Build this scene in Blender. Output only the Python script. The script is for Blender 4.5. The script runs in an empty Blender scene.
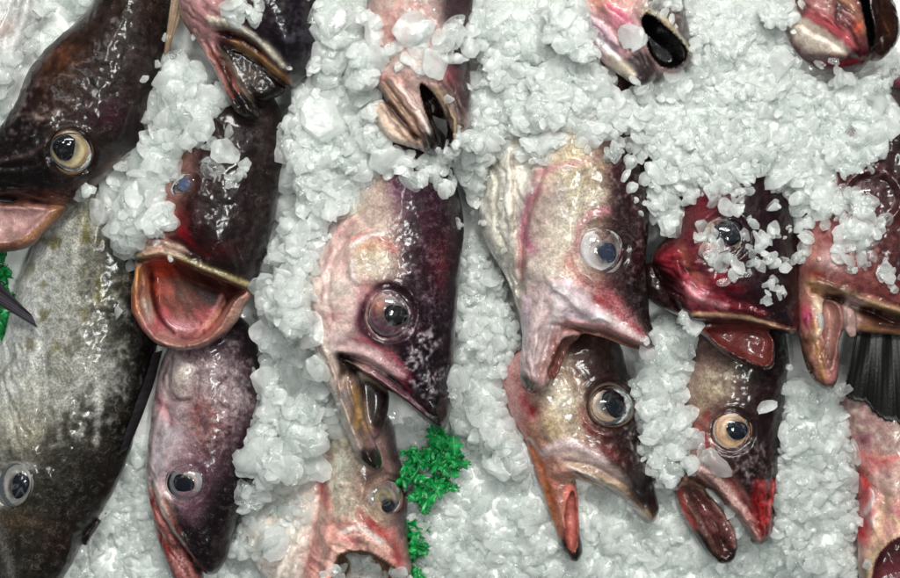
import bpy, math, random
import numpy as np
from mathutils import Vector

S = 0.0007            # metres per unit of the plan (the display is about 0.63 m wide)
CAM_D = 2000.0        # camera height above the display, plan units
CX, CY = 450.0, 289.0
rng = np.random.default_rng(11)
random.seed(11)
C = bpy.context.scene.collection
sc = bpy.context.scene

# ------------------------------------------------------------------ camera, world, lamps, exposure
cam_d = bpy.data.cameras.new('camera')
cam_d.sensor_width = 36.0
cam_d.lens = 36.0 * CAM_D / 900.0
cam_d.clip_end = 20.0
cam_d.dof.use_dof = True
cam_d.dof.focus_distance = (CAM_D - 95) * S
cam_d.dof.aperture_fstop = 5.6
cam = bpy.data.objects.new('camera', cam_d)
cam.location = (0, 0, CAM_D * S)
C.objects.link(cam)
sc.camera = cam

world = bpy.data.worlds.new('World')
sc.world = world
world.use_nodes = True
world.node_tree.nodes['Background'].inputs[0].default_value = (0.80, 0.92, 1.0, 1)
world.node_tree.nodes['Background'].inputs[1].default_value = 0.09

def area(name, loc, target, sx, sy, power, col=(1, 1, 1)):
    l = bpy.data.lights.new(name, 'AREA')
    l.shape = 'RECTANGLE'; l.size = sx; l.size_y = sy; l.energy = power; l.color = col
    o = bpy.data.objects.new(name, l); o.location = loc
    o.rotation_euler = (Vector(target) - Vector(loc)).to_track_quat('-Z', 'Y').to_euler()
    C.objects.link(o)
    return o
area('ceiling_lamp', (0.12, 0.58, 1.25), (0.08, 0.0, 0.05), 0.75, 0.20, 15.5, (1.0, 0.985, 0.94))
area('ceiling_lamp', (0.26, -0.12, 1.70), (0.03, 0.0, 0.05), 0.22, 0.16, 6.5, (0.97, 1.0, 0.97))
area('ceiling_lamp', (-0.30, 0.22, 1.70), (0.03, 0.0, 0.05), 0.20, 0.16, 3.0, (1.0, 0.99, 0.95))
area('ceiling_lamp', (-0.75, 0.45, 1.25), (0, 0.0, 0.05), 0.10, 0.6, 1.0, (0.93, 0.98, 1.0))

sc.view_settings.view_transform = 'Standard'
sc.view_settings.look = 'None'
sc.view_settings.exposure = 0.25
sc.view_settings.gamma = 1.0
sc.render.engine = 'CYCLES'
cy = sc.cycles
cy.use_denoising = True
try:
    cy.denoiser = 'OPENIMAGEDENOISE'
    cy.denoising_input_passes = 'RGB_ALBEDO_NORMAL'
    cy.denoising_prefilter = 'ACCURATE'
except Exception:
    pass
cy.max_bounces = 14; cy.transmission_bounces = 8; cy.diffuse_bounces = 8; cy.glossy_bounces = 4
cy.use_adaptive_sampling = True; cy.adaptive_threshold = 0.045; cy.adaptive_min_samples = 16
cy.transparent_max_bounces = 10
cy.caustics_reflective = False; cy.caustics_refractive = False
cy.sample_clamp_indirect = 4.0

# ------------------------------------------------------------------ small maths
def lin(c):
    if isinstance(c, str):
        c = [int(c[i:i + 2], 16) for i in (0, 2, 4)]
    c = np.asarray(c, np.float32) / 255.0
    return np.where(c <= 0.04045, c / 12.92, ((c + 0.055) / 1.055) ** 2.4)

def sstep(a, b, x):
    t = np.clip((x - a) / (b - a), 0, 1)
    return t * t * (3 - 2 * t)

_lat = np.random.default_rng(5).random((64, 64)).astype(np.float32)
def vnoise(x, y, seed=0):
    x = np.asarray(x) + seed * 17.31; y = np.asarray(y) + seed * 7.77
    xi = np.floor(x).astype(int); yi = np.floor(y).astype(int)
    u = x - xi; v = y - yi
    u = u * u * (3 - 2 * u); v = v * v * (3 - 2 * v)
    a = _lat[xi & 63, yi & 63]; b = _lat[(xi + 1) & 63, yi & 63]
    c = _lat[xi & 63, (yi + 1) & 63]; d = _lat[(xi + 1) & 63, (yi + 1) & 63]
    return (a * (1 - u) + b * u) * (1 - v) + (c * (1 - u) + d * u) * v
def fbm(x, y, scale, octv=3, seed=0):
    s = 0; a = 0.5; f = 1.0 / scale; t = 0
    for o in range(octv):
        s = s + a * vnoise(x * f, y * f, seed + o * 3); t += a
        a *= 0.55; f *= 2.03
    return s / t - 0.5          # about -0.5 .. 0.5

def spline(pts, closed=False, n=5):
    p = np.asarray(pts, np.float64)
    m = len(p)
    if m < 3:
        return p
    out = []
    for i in range(m if closed else m - 1):
        if closed:
            p0, p1, p2, p3 = p[(i - 1) % m], p[i], p[(i + 1) % m], p[(i + 2) % m]
        else:
            p1, p2 = p[i], p[i + 1]
            p0 = p[i - 1] if i > 0 else 2 * p1 - p2
            p3 = p[i + 2] if i + 2 < m else 2 * p2 - p1
        for k in range(n):
            t = k / n
            out.append(0.5 * ((2 * p1) + (-p0 + p2) * t + (2 * p0 - 5 * p1 + 4 * p2 - p3) * t * t
                              + (-p0 + 3 * p1 - 3 * p2 + p3) * t ** 3))
    if not closed:
        out.append(p[-1])
    return np.array(out)

def seg_dist(gx, gy, poly, closed):
    """unsigned distance to a polyline and, if closed, the inside test"""
    d2 = np.full(gx.shape, 1e12)
    ins = np.zeros(gx.shape, bool)
    m = len(poly)
    for i in range(m if closed else m - 1):
        x0, y0 = poly[i][:2]; x1, y1 = poly[(i + 1) % m][:2]
        ex, ey = x1 - x0, y1 - y0
        L = ex * ex + ey * ey + 1e-9
        px = gx - x0; py = gy - y0
        t = np.clip((px * ex + py * ey) / L, 0, 1)
        d2 = np.minimum(d2, (px - t * ex) ** 2 + (py - t * ey) ** 2)
        if closed and abs(ey) > 1e-9:
            c = ((y0 > gy) != (y1 > gy)) & (gx < x0 + ex * (gy - y0) / ey)
            ins ^= c
    d = np.sqrt(d2)
    return np.where(ins, -d, d) if closed else d

def smin(a, b, k):
    if k <= 0: return np.minimum(a, b)
    h = np.maximum(k - np.abs(a - b), 0) / k
    return np.minimum(a, b) - h * h * k * 0.25
def smax(a, b, k):
    return -smin(-a, -b, k)

def surface_nets(f):
    s = f < 0
    c = (s[:-1, :-1, :-1].astype(np.int8) + s[1:, :-1, :-1] + s[:-1, 1:, :-1] + s[1:, 1:, :-1]
         + s[:-1, :-1, 1:] + s[1:, :-1, 1:] + s[:-1, 1:, 1:] + s[1:, 1:, 1:])
    act = (c > 0) & (c < 8)
    I = np.argwhere(act)
    idx = np.full(act.shape, -1, np.int32); idx[act] = np.arange(len(I))
    P = np.zeros((len(I), 3)); n = np.zeros(len(I))
    co = [(a, b, d) for a in (0, 1) for b in (0, 1) for d in (0, 1)]
    for a in co:
        for ax in range(3):
            if a[ax] == 1: continue
            b = list(a); b[ax] = 1
            fa = f[I[:, 0] + a[0], I[:, 1] + a[1], I[:, 2] + a[2]]
            fb = f[I[:, 0] + b[0], I[:, 1] + b[1], I[:, 2] + b[2]]
            m = (fa < 0) != (fb < 0)
            t = fa[m] / (fa[m] - fb[m])
            q = np.tile(np.array(a, float), (m.sum(), 1)); q[:, ax] = t
            P[m] += q; n[m] += 1
    P = I + P / np.maximum(n, 1)[:, None]
    Q = []
    for ax in range(3):
        sl0 = [slice(None)] * 3; sl1 = [slice(None)] * 3
        sl0[ax] = slice(0, -1); sl1[ax] = slice(1, None)
        ch = s[tuple(sl0)] != s[tuple(sl1)]
        E = np.argwhere(ch)
        u, v = [(1, 2), (2, 0), (0, 1)][ax]
        ok = (E[:, u] > 0) & (E[:, v] > 0) & (E[:, u] < f.shape[u] - 1) & (E[:, v] < f.shape[v] - 1)
        E = E[ok]
        def cell(du, dv):
            K = E.copy(); K[:, u] += du; K[:, v] += dv
            return idx[K[:, 0], K[:, 1], K[:, 2]]
        q = np.stack([cell(-1, -1), cell(0, -1), cell(0, 0), cell(-1, 0)], 1)
        fl = ~s[E[:, 0], E[:, 1], E[:, 2]]
        q[fl] = q[fl][:, ::-1]
        Q.append(q)
    Q = np.concatenate(Q)
    Q = Q[(Q >= 0).all(1)]
    return P, Q

def new_mesh(name, V, F, mat, smooth=True, attrs=None):
    """V (n,3) metres, F (m,k) faces of one size"""
    V = np.asarray(V, np.float32); F = np.asarray(F, np.int32)
    me = bpy.data.meshes.new(name)
    k = F.shape[1]
    me.vertices.add(len(V)); me.vertices.foreach_set('co', V.ravel())
    me.loops.add(F.size); me.loops.foreach_set('vertex_index', F.ravel())
    me.polygons.add(len(F))
    me.polygons.foreach_set('loop_start', np.arange(0, F.size, k, dtype=np.int32))
    me.polygons.foreach_set('loop_total', np.full(len(F), k, np.int32))
    me.polygons.foreach_set('use_smooth', np.full(len(F), smooth))
    me.update(calc_edges=True)
    me.validate()
    if attrs is not None:
        a = me.color_attributes.new('col', 'FLOAT_COLOR', 'POINT')
        a.data.foreach_set('color', np.asarray(attrs, np.float32).ravel())
    me.materials.append(mat)
    return me
def link(name, me, parent=None, loc=None):
    o = bpy.data.objects.new(name, me)
    C.objects.link(o)
    if parent is not None: o.parent = parent
    if loc is not None: o.location = loc
    return o
def tag(o, label=None, cat=None, group=None, kind=None):
    if label: o['label'] = label
    if cat: o['category'] = cat
    if group: o['group'] = group
    if kind: o['kind'] = kind
    return o

def W(x, y, z, zm=None):
    """plan point -> metres; zm is the height at which plan size is true"""
    k = (CAM_D - (z if zm is None else zm)) / CAM_D
    return np.stack(np.broadcast_arrays((np.asarray(x) - CX) * k * S, (CY - np.asarray(y)) * k * S, np.asarray(z) * S), -1)
def base_z(y):
    return 95.0 * (1 - np.asarray(y) / 578.0)     # the ice bed rises towards the back
# ------------------------------------------------------------------ materials
def nt(name):
    m = bpy.data.materials.new(name); m.use_nodes = True
    t = m.node_tree
    return m, t, t.nodes['Principled BSDF']
def nd(t, typ, **kw):
    n = t.nodes.new(typ)
    for k, v in kw.items():
        if k.startswith('i_'):
            key = k[2:]
            n.inputs[int(key) if key.isdigit() else key.replace('_', ' ')].default_value = v
        else:
            setattr(n, k, v)
    return n
def plan_coords(t):
    """object coordinates in plan units"""
    tc = nd(t, 'ShaderNodeTexCoord')
    m = nd(t, 'ShaderNodeVectorMath', operation='SCALE'); m.inputs[3].default_value = 1.0 / S
    oi = nd(t, 'ShaderNodeObjectInfo')
    ad = nd(t, 'ShaderNodeVectorMath', operation='ADD')
    mu = nd(t, 'ShaderNodeMath', operation='MULTIPLY', i_1=900.0)
    t.links.new(oi.outputs['Random'], mu.inputs[0])
    t.links.new(tc.outputs['Object'], m.inputs[0])
    t.links.new(m.outputs[0], ad.inputs[0]); t.links.new(mu.outputs[0], ad.inputs[1])
    return ad.outputs[0]
def noise(t, vec, scale, detail=3.0, rough=0.55, dist=0.0):
    n = nd(t, 'ShaderNodeTexNoise'); n.inputs['Scale'].default_value = scale
    n.inputs['Detail'].default_value = detail; n.inputs['Roughness'].default_value = rough
    n.inputs['Distortion'].default_value = dist
    t.links.new(vec, n.inputs['Vector'])
    return n.outputs['Fac']
def ramp(t, fac, a, b, lo=0.0, hi=1.0):
    n = nd(t, 'ShaderNodeMapRange'); n.interpolation_type = 'SMOOTHSTEP'
    n.inputs['From Min'].default_value = a; n.inputs['From Max'].default_value = b
    n.inputs['To Min'].default_value = lo; n.inputs['To Max'].default_value = hi
    t.links.new(fac, n.inputs['Value'])
    return n.outputs[0]
def math_(t, op, a, b):
    n = nd(t, 'ShaderNodeMath', operation=op)
    for i, v in enumerate((a, b)):
        if isinstance(v, (int, float)): n.inputs[i].default_value = v
        else: t.links.new(v, n.inputs[i])
    return n.outputs[0]
def mixc(t, fac, a, b, blend='MIX'):
    n = nd(t, 'ShaderNodeMix', data_type='RGBA', blend_type=blend)
    if isinstance(fac, (int, float)): n.inputs[0].default_value = fac
    else: t.links.new(fac, n.inputs[0])
    for i, v in ((6, a), (7, b)):
        if isinstance(v, tuple): n.inputs[i].default_value = v
        else: t.links.new(v, n.inputs[i])
    return n.outputs[2]
def bump(t, h, strength, dist, prev=None):
    n = nd(t, 'ShaderNodeBump'); n.inputs['Strength'].default_value = strength
    n.inputs['Distance'].default_value = dist * S
    t.links.new(h, n.inputs['Height'])
    if prev is not None: t.links.new(prev, n.inputs['Normal'])
    return n.outputs[0]

def make_skin():
    m, t, p = nt('wet_fish_skin')
    v = plan_coords(t)
    at = nd(t, 'ShaderNodeAttribute', attribute_name='col')
    col, sp = at.outputs['Color'], at.outputs['Alpha']
    big = noise(t, v, 0.050, 4.0, 0.6, 0.8)
    mid = noise(t, v, 0.17, 4.0, 0.65, 0.5)
    fine = noise(t, v, 0.46, 3.0, 0.7)
    # mottled pigment: soft on bare flesh, fine and strong on the scaly back
    m1 = ramp(t, big, 0.32, 0.68, 0.74, 1.20)
    m2 = ramp(t, mid, 0.34, 0.66, 0.82, 1.16)
    f1 = ramp(t, fine, 0.34, 0.66, 0.58, 1.38)
    amt = ramp(t, sp, 0.0, 1.0, 0.18, 1.0)
    f2 = nd(t, 'ShaderNodeMix', data_type='FLOAT'); f2.inputs[2].default_value = 1.0
    t.links.new(amt, f2.inputs[0]); t.links.new(f1, f2.inputs[3])
    mm = math_(t, 'MULTIPLY', math_(t, 'MULTIPLY', m1, m2), f2.outputs[0])
    cb = nd(t, 'ShaderNodeCombineColor'); [t.links.new(mm, cb.inputs[i]) for i in range(3)]
    c1 = mixc(t, 1.0, col, cb.outputs[0], 'MULTIPLY')
    # silvery scale edges in loose rows
    vo = nd(t, 'ShaderNodeTexVoronoi', feature='DISTANCE_TO_EDGE'); vo.inputs['Scale'].default_value = 0.42
    t.links.new(v, vo.inputs['Vector'])
    cell = ramp(t, vo.outputs['Distance'], 0.02, 0.16, 1.0, 0.0)
    sc_amt = math_(t, 'MULTIPLY', math_(t, 'MULTIPLY', cell, ramp(t, sp, 0.35, 1.0, 0.0, 0.14)), ramp(t, mid, 0.50, 0.68))
    c2 = mixc(t, sc_amt, c1, (0.46, 0.42, 0.42, 1))
    # drying slime: thin broken wisps
    w = noise(t, v, 0.075, 5.0, 0.68, 1.8)
    ws = math_(t, 'SUBTRACT', 1.0, ramp(t, math_(t, 'ABSOLUTE', math_(t, 'SUBTRACT', w, 0.5), 0), 0.0, 0.018))
    ws = math_(t, 'MULTIPLY', ws, math_(t, 'MULTIPLY', ramp(t, fine, 0.44, 0.58), ramp(t, big, 0.54, 0.66, 0.0, 0.20)))
    c3 = mixc(t, ws, c2, (0.60, 0.58, 0.58, 1))
    t.links.new(c3, p.inputs['Base Color'])
    rr = math_(t, 'ADD', ramp(t, mid, 0.3, 0.7, 0.26, 0.44), ramp(t, sp, 0.0, 1.0, -0.06, 0.10))
    t.links.new(rr, p.inputs['Roughness'])
    p.inputs['IOR'].default_value = 1.38
    p.inputs['Coat Weight'].default_value = 0.60
    p.inputs['Coat Roughness'].default_value = 0.13
    p.inputs['Coat IOR'].default_value = 1.45
    b1 = bump(t, mid, 0.22, 3.0)
    b2 = bump(t, vo.outputs['Distance'], 0.25, 1.4, b1)
    b3 = bump(t, fine, 0.30, 1.0, b2)
    b4 = bump(t, ws, 0.5, 1.0, b3)
    t.links.new(b4, p.inputs['Normal'])
    p.inputs['Specular IOR Level'].default_value = 0.18
    s1 = noise(t, v, 0.040, 1.0, 0.5, 0.4); s2 = noise(t, v, 0.22, 1.0, 0.5)
    cn = bump(t, s1, 0.11, 8.0)
    t.links.new(bump(t, fine, 0.07, 1.0, cn), p.inputs['Coat Normal'])
    return m

def make_eye():
    m, t, p = nt('eye_iris')
    v = plan_coords(t)
    at = nd(t, 'ShaderNodeAttribute', attribute_name='col')
    n1 = noise(t, v, 0.25, 3.0, 0.6, 1.0)
    mm = ramp(t, n1, 0.3, 0.7, 0.84, 1.10)
    cb = nd(t, 'ShaderNodeCombineColor'); [t.links.new(mm, cb.inputs[i]) for i in range(3)]
    t.links.new(mixc(t, 1.0, at.outputs['Color'], cb.outputs[0], 'MULTIPLY'), p.inputs['Base Color'])
    p.inputs['Roughness'].default_value = 0.3
    p.inputs['Subsurface Weight'].default_value = 0.15
    p.inputs['Subsurface Radius'].default_value = (1, 0.6, 0.4)
    p.inputs['Subsurface Scale'].default_value = 0.002
    t.links.new(bump(t, n1, 0.12, 2.0), p.inputs['Normal'])
    return m
def make_pupil():
    m, t, p = nt('eye_pupil')
    v = plan_coords(t)
    at = nd(t, 'ShaderNodeAttribute', attribute_name='col')
    n1 = noise(t, v, 0.14, 3.0, 0.6, 1.5)
    mm = ramp(t, n1, 0.35, 0.7, 0.7, 1.1)
    cb = nd(t, 'ShaderNodeCombineColor'); [t.links.new(mm, cb.inputs[i]) for i in range(3)]
    t.links.new(mixc(t, 1.0, at.outputs['Color'], cb.outputs[0], 'MULTIPLY'), p.inputs['Base Color'])
    p.inputs['Roughness'].default_value = 0.55; p.inputs['Specular IOR Level'].default_value = 0.1
    return m
def make_cornea():
    m = bpy.data.materials.new('eye_cornea'); m.use_nodes = True
    t = m.node_tree; t.nodes.remove(t.nodes['Principled BSDF'])
    out = t.nodes['Material Output']
    v = plan_coords(t)
    tr = nd(t, 'ShaderNodeBsdfTransparent'); gl = nd(t, 'ShaderNodeBsdfGlossy'); gl.inputs['Roughness'].default_value = 0.05
    df = nd(t, 'ShaderNodeBsdfDiffuse'); df.inputs[0].default_value = (0.75, 0.78, 0.80, 1)
    fr = nd(t, 'ShaderNodeFresnel'); fr.inputs['IOR'].default_value = 1.45
    n1 = noise(t, v, 0.09, 3.0, 0.55, 1.2)
    b = bump(t, n1, 0.08, 5.0)
    t.links.new(b, gl.inputs['Normal']); t.links.new(b, fr.inputs['Normal'])
    haze = ramp(t, noise(t, v, 0.12, 4.0, 0.6, 1.4), 0.50, 0.74, 0.0, 0.12)   # clouded film
    mx1 = nd(t, 'ShaderNodeMixShader'); t.links.new(haze, mx1.inputs[0])
    t.links.new(tr.outputs[0], mx1.inputs[1]); t.links.new(df.outputs[0], mx1.inputs[2])
    mx = nd(t, 'ShaderNodeMixShader'); t.links.new(fr.outputs[0], mx.inputs[0])
    t.links.new(mx1.outputs[0], mx.inputs[1]); t.links.new(gl.outputs[0], mx.inputs[2])
    t.links.new(mx.outputs[0], out.inputs['Surface'])
    return m
def make_ice(name, through, base, clear_mid, clear_rim, rough, bscale, bstr, refr=0.0):
    """wet frosted ice: clear where one looks straight in, whiter where the surface turns away"""
    m, t, p = nt(name)
    v = plan_coords(t)
    n1 = noise(t, v, bscale, 3.0, 0.7)
    n2 = noise(t, v, bscale * 0.22, 2.0, 0.6)
    out = t.nodes['Material Output']
    p.inputs['Base Color'].default_value = (*base, 1)
    p.inputs['IOR'].default_value = 1.31
    p.inputs['Roughness'].default_value = rough
    p.inputs['Coat Weight'].default_value = 0.6
    p.inputs['Coat Roughness'].default_value = 0.05
    p.inputs['Coat IOR'].default_value = 1.33
    b = bump(t, n1, bstr, 2.0)
    t.links.new(b, p.inputs['Normal'])
    sh = p.outputs[0]
    def mix(f, s1, s2):
        x = nd(t, 'ShaderNodeMixShader')
        if isinstance(f, float): x.inputs[0].default_value = f
        else: t.links.new(f, x.inputs[0])
        t.links.new(s1, x.inputs[1]); t.links.new(s2, x.inputs[2])
        return x.outputs[0]
    if through > 0:
        tl = nd(t, 'ShaderNodeBsdfTranslucent'); tl.inputs[0].default_value = (*base, 1); t.links.new(b, tl.inputs['Normal'])
        sh = mix(through, sh, tl.outputs[0])
    if clear_mid > 0:
        tr = nd(t, 'ShaderNodeBsdfTransparent'); tr.inputs[0].default_value = (0.975, 0.99, 0.983, 1)
        lw = nd(t, 'ShaderNodeLayerWeight'); lw.inputs['Blend'].default_value = 0.5; t.links.new(b, lw.inputs['Normal'])
        f = ramp(t, lw.outputs['Facing'], 0.0, 0.75, clear_mid, clear_rim)
        f = math_(t, 'MULTIPLY', f, ramp(t, n2, 0.36, 0.64, 0.70, 1.20))
        if refr > 0:
            rf = nd(t, 'ShaderNodeBsdfRefraction'); rf.inputs['IOR'].default_value = 1.31; rf.inputs['Roughness'].default_value = 0.04
            rf.inputs[0].default_value = (0.99, 1.0, 0.995, 1); t.links.new(b, rf.inputs['Normal'])
            clearpart = mix(refr, tr.outputs[0], rf.outputs[0])
        else:
            clearpart = tr.outputs[0]
        sh = mix(f, sh, clearpart)
        gl = nd(t, 'ShaderNodeBsdfGlossy'); gl.inputs['Roughness'].default_value = 0.06; t.links.new(b, gl.inputs['Normal'])
        sh = mix(math_(t, 'ADD', math_(t, 'MULTIPLY', math_(t, 'POWER', lw.outputs['Facing'], 4.0), 0.22), 0.035), sh, gl.outputs[0])
    t.links.new(sh, out.inputs['Surface'])
    return m
def make_fin():
    m, t, p = nt('dark_wet_fin')
    at = nd(t, 'ShaderNodeAttribute', attribute_name='col')
    v = plan_coords(t)
    n1 = noise(t, v, 0.3, 3.0, 0.6, 0.3)
    mm = ramp(t, n1, 0.3, 0.7, 0.8, 1.2)
    cb = nd(t, 'ShaderNodeCombineColor'); [t.links.new(mm, cb.inputs[i]) for i in range(3)]
    t.links.new(mixc(t, 1.0, at.outputs['Color'], cb.outputs[0], 'MULTIPLY'), p.inputs['Base Color'])
    p.inputs['Roughness'].default_value = 0.40; p.inputs['Specular IOR Level'].default_value = 0.25
    t.links.new(bump(t, n1, 0.3, 1.0), p.inputs['Normal'])
    return m
def make_green():
    m, t, p = nt('green_garnish_plastic')
    v = plan_coords(t)
    n1 = noise(t, v, 0.12, 3.0, 0.6)
    t.links.new(mixc(t, ramp(t, n1, 0.3, 0.7), (0.003, 0.13, 0.03, 1), (0.012, 0.36, 0.075, 1)), p.inputs['Base Color'])
    p.inputs['Roughness'].default_value = 0.3
    p.inputs['Subsurface Weight'].default_value = 0.1
    p.inputs['Subsurface Scale'].default_value = 0.001
    return m
M_SKIN = make_skin(); M_EYE = make_eye(); M_PUPIL = make_pupil(); M_CORNEA = make_cornea()
M_ICE = make_ice('frosted_ice', 0.58, (0.975, 0.99, 0.982), 0.46, 0.14, 0.20, 0.50, 0.35)
M_CLEAR = make_ice('clear_ice', 0.60, (0.96, 0.982, 0.97), 0.74, 0.32, 0.12, 0.30, 0.38)
M_BED = make_ice('packed_ice', 0.0, (0.90, 0.915, 0.895), 0.0, 0.0, 0.25, 0.30, 0.5)
M_FIN = make_fin(); M_GREEN = make_green()
# ------------------------------------------------------------------ fish builder
GAIN = 1.0           # photographed tone -> surface colour
HM = 3.0              # cell of the height map that the ice is heaped on
HX0, HY0, HNX, HNY = -90.0, -90.0, 360, 260
HMAP = np.full((HNX, HNY), -1e3)
FISH_MASK = np.zeros((HNX, HNY), bool)
def hidx(x, y):
    return (np.clip(((np.asarray(x) - HX0) / HM).astype(int), 0, HNX - 1),
            np.clip(((np.asarray(y) - HY0) / HM).astype(int), 0, HNY - 1))
def stamp(V):
    """V metres -> raise the height map (map is in plan units at the world's own scale)"""
    i, j = hidx(V[:, 0] / S + CX, CY - V[:, 1] / S)
    np.maximum.at(HMAP, (i, j), V[:, 2] / S)
    FISH_MASK[i, j] = True

DETAIL = {}
class Fish:
    def __init__(s, name, label, box, zr, z0, res=2.0, seed=0, group=None):
        s.name, s.label, s.z0, s.res, s.seed, s.group = name, label, z0, res, seed, group
        x0, y0, x1, y1 = box
        s.x = np.arange(x0, x1 + res, res); s.y = np.arange(y0, y1 + res, res)
        s.z = np.arange(zr[0], zr[1] + res, res)
        s.gx, s.gy = np.meshgrid(s.x, s.y, indexing='ij')
        s.f = np.full((len(s.x), len(s.y), len(s.z)), 60.0, np.float32)
        s.disp = np.zeros(s.gx.shape)
        s.col = np.zeros(s.gx.shape + (3,)) + 0.1
        s.spk = np.zeros(s.gx.shape)
        s.wx = s.gx + 14 * fbm(s.gx, s.gy, 22, 3, seed + 1)
        s.wy = s.gy + 14 * fbm(s.gx, s.gy, 22, 3, seed + 9)
        s.cuts = []
        s.extra = []
        s.root_xy = ((x0 + x1) / 2, (y0 + y1) / 2)
    # --- 2-D helpers
    def sd(s, pts, closed=True, smooth=True, warp=0.0, margin=45):
        poly = spline(pts, closed, 5) if smooth else np.asarray(pts, float)
        gx = s.gx + (s.wx - s.gx) * warp; gy = s.gy + (s.wy - s.gy) * warp
        lo = poly[:, :2].min(0) - margin; hi = poly[:, :2].max(0) + margin
        i0, i1 = np.searchsorted(s.x, [lo[0], hi[0]]); j0, j1 = np.searchsorted(s.y, [lo[1], hi[1]])
        d = np.full(gx.shape, 1e3)
        if i1 > i0 and j1 > j0:
            d[i0:i1, j0:j1] = seg_dist(gx[i0:i1, j0:j1], gy[i0:i1, j0:j1], poly, closed)
        return d
    # --- solid
    def _blobf(s, pts, zc, H, R, smooth=True):
        d = s.sd(pts, True, smooth, 0, 400)
        z = (zc(s.gx, s.gy) if callable(zc) else float(zc)) + np.zeros(s.gx.shape)
        Hh = H(s.gx, s.gy) if callable(H) else H
        a = (np.maximum(R + d, 0) / R)[:, :, None]
        b = (s.z[None, None, :] - z[:, :, None]) / (Hh[:, :, None] if callable(H) else Hh)
        return ((np.sqrt(a * a + b * b) - 1) * min(R, float(np.max(Hh)))).astype(np.float32)
    def blob(s, pts, zc, H, R, k=5.0, smooth=True):
        s.f = smin(s.f, s._blobf(pts, zc, H, R, smooth), k)
    def cut(s, pts, zc, H, R, col, k=3.0, smooth=True, rim=2.5):
        g = s._blobf(pts, zc, H, R, smooth)
        s.f = smax(s.f, -g, k)
        if col is not None: s.cuts.append((g, lin(col) * GAIN, rim))
    def tube(s, pts, k=3.0, sub=3):
        """pts (x, y, z, r)"""
        p = spline(pts, False, sub) if len(pts) > 2 else np.asarray(pts, float)
        mr = p[:, 3].max() + 12
        i0, i1 = np.searchsorted(s.x, [p[:, 0].min() - mr, p[:, 0].max() + mr])
        j0, j1 = np.searchsorted(s.y, [p[:, 1].min() - mr, p[:, 1].max() + mr])
        k0, k1 = np.searchsorted(s.z, [p[:, 2].min() - mr, p[:, 2].max() + mr])
        if i1 <= i0 or j1 <= j0 or k1 <= k0: return
        X = s.x[i0:i1, None, None]; Y = s.y[None, j0:j1, None]; Z = s.z[None, None, k0:k1]
        g = np.full((i1 - i0, j1 - j0, k1 - k0), 1e3)
        for a, b in zip(p[:-1], p[1:]):
            e = b[:3] - a[:3]; L = (e * e).sum() + 1e-9
            t = np.clip(((X - a[0]) * e[0] + (Y - a[1]) * e[1] + (Z - a[2]) * e[2]) / L, 0, 1)
            q = np.sqrt((X - a[0] - t * e[0]) ** 2 + (Y - a[1] - t * e[1]) ** 2 + (Z - a[2] - t * e[2]) ** 2)
            g = np.minimum(g, q - (a[3] + t * (b[3] - a[3])))
        s.f[i0:i1, j0:j1, k0:k1] = smin(s.f[i0:i1, j0:j1, k0:k1], g.astype(np.float32), k)
    # --- relief (positive is proud)
    def ridge(s, pts, w, a, closed=False):
        d = s.sd(pts, closed, True, 0.25); s.disp += a * np.exp(-(np.abs(d) / w) ** 2)
    def plate(s, pts, a, soft=3.0, warp=0.2):
        s.disp += a * sstep(soft, -soft, s.sd(pts, True, True, warp))
    def bulge(s, x, y, rx, ry, a):
        q = ((s.gx - x) / rx) ** 2 + ((s.gy - y) / ry) ** 2
        s.disp += a * np.exp(-q * 1.5)
    def rough(s, a, scale, pts=None, seed=0):
        n = fbm(s.gx, s.gy, scale, 3, s.seed + 20 + seed) * 2 * a * (.6 if scale > 9 else .4 if pts is None else 1)
        if pts is not None: n = n * sstep(6, -6, s.sd(pts))
        s.disp += n
    # --- pigment, with painted highlights and mouth shade
    def _mix(s, w, c, spk=None):
        w = np.clip(w, 0, 1)
        s.col += (lin(c) * GAIN - s.col) * w[..., None]
        if spk is not None: s.spk += (spk - s.spk) * w
    def fill(s, c, spk=None): s._mix(np.ones(s.gx.shape), c, spk)
    def side(s, pts, stops, warp=1.0, spk=None):
        """colour ramp by distance from a line, stops (distance, colour)"""
        d = np.abs(s.sd(pts, False, True, warp, 600))
        xs = [q[0] for q in stops]; cs = np.array([lin(q[1]) * GAIN for q in stops])
        for k in range(3): s.col[..., k] = np.interp(d, xs, cs[:, k])
        if spk: s.spk = np.interp(d, [q[0] for q in spk], [q[1] for q in spk])
    def area(s, pts, c, a=1.0, soft=5.0, warp=0.6, spk=None):
        s._mix(a * sstep(soft, -soft, s.sd(pts, True, True, warp)), c, spk)
    def line(s, pts, c, w, a=1.0, warp=0.4, brk=0.0, closed=False):
        d = np.abs(s.sd(pts, closed, True, warp))
        g = a * np.exp(-(d / w) ** 2)
        if brk > 0: g = g * np.clip(1 + brk * 4 * fbm(s.gx, s.gy, 9, 2, s.seed + 40), 0, 1.3)
        s._mix(g, c)
        L = sum(c) / 3.0
        if w <= 3.2 and L > 150: s.disp += 1.5 * g  # pale strokes, painted highlights among them, are also raised
        elif w <= 3.2 and L < 95: s.disp -= 1.8 * g
    def spot(s, x, y, rx, ry, c, a=1.0, rot=0.0, warp=0.8, brk=0.0):
        gx = s.gx + (s.wx - s.gx) * warp - x; gy = s.gy + (s.wy - s.gy) * warp - y
        cr, sr = math.cos(rot), math.sin(rot)
        u = gx * cr + gy * sr; v = -gx * sr + gy * cr
        g = a * np.exp(-((u / rx) ** 2 + (v / ry) ** 2))
        if brk > 0: g = g * np.clip(1 + brk * 4 * fbm(s.gx, s.gy, 8, 2, s.seed + 50), 0, 1.4)
        s._mix(g, c)
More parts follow.
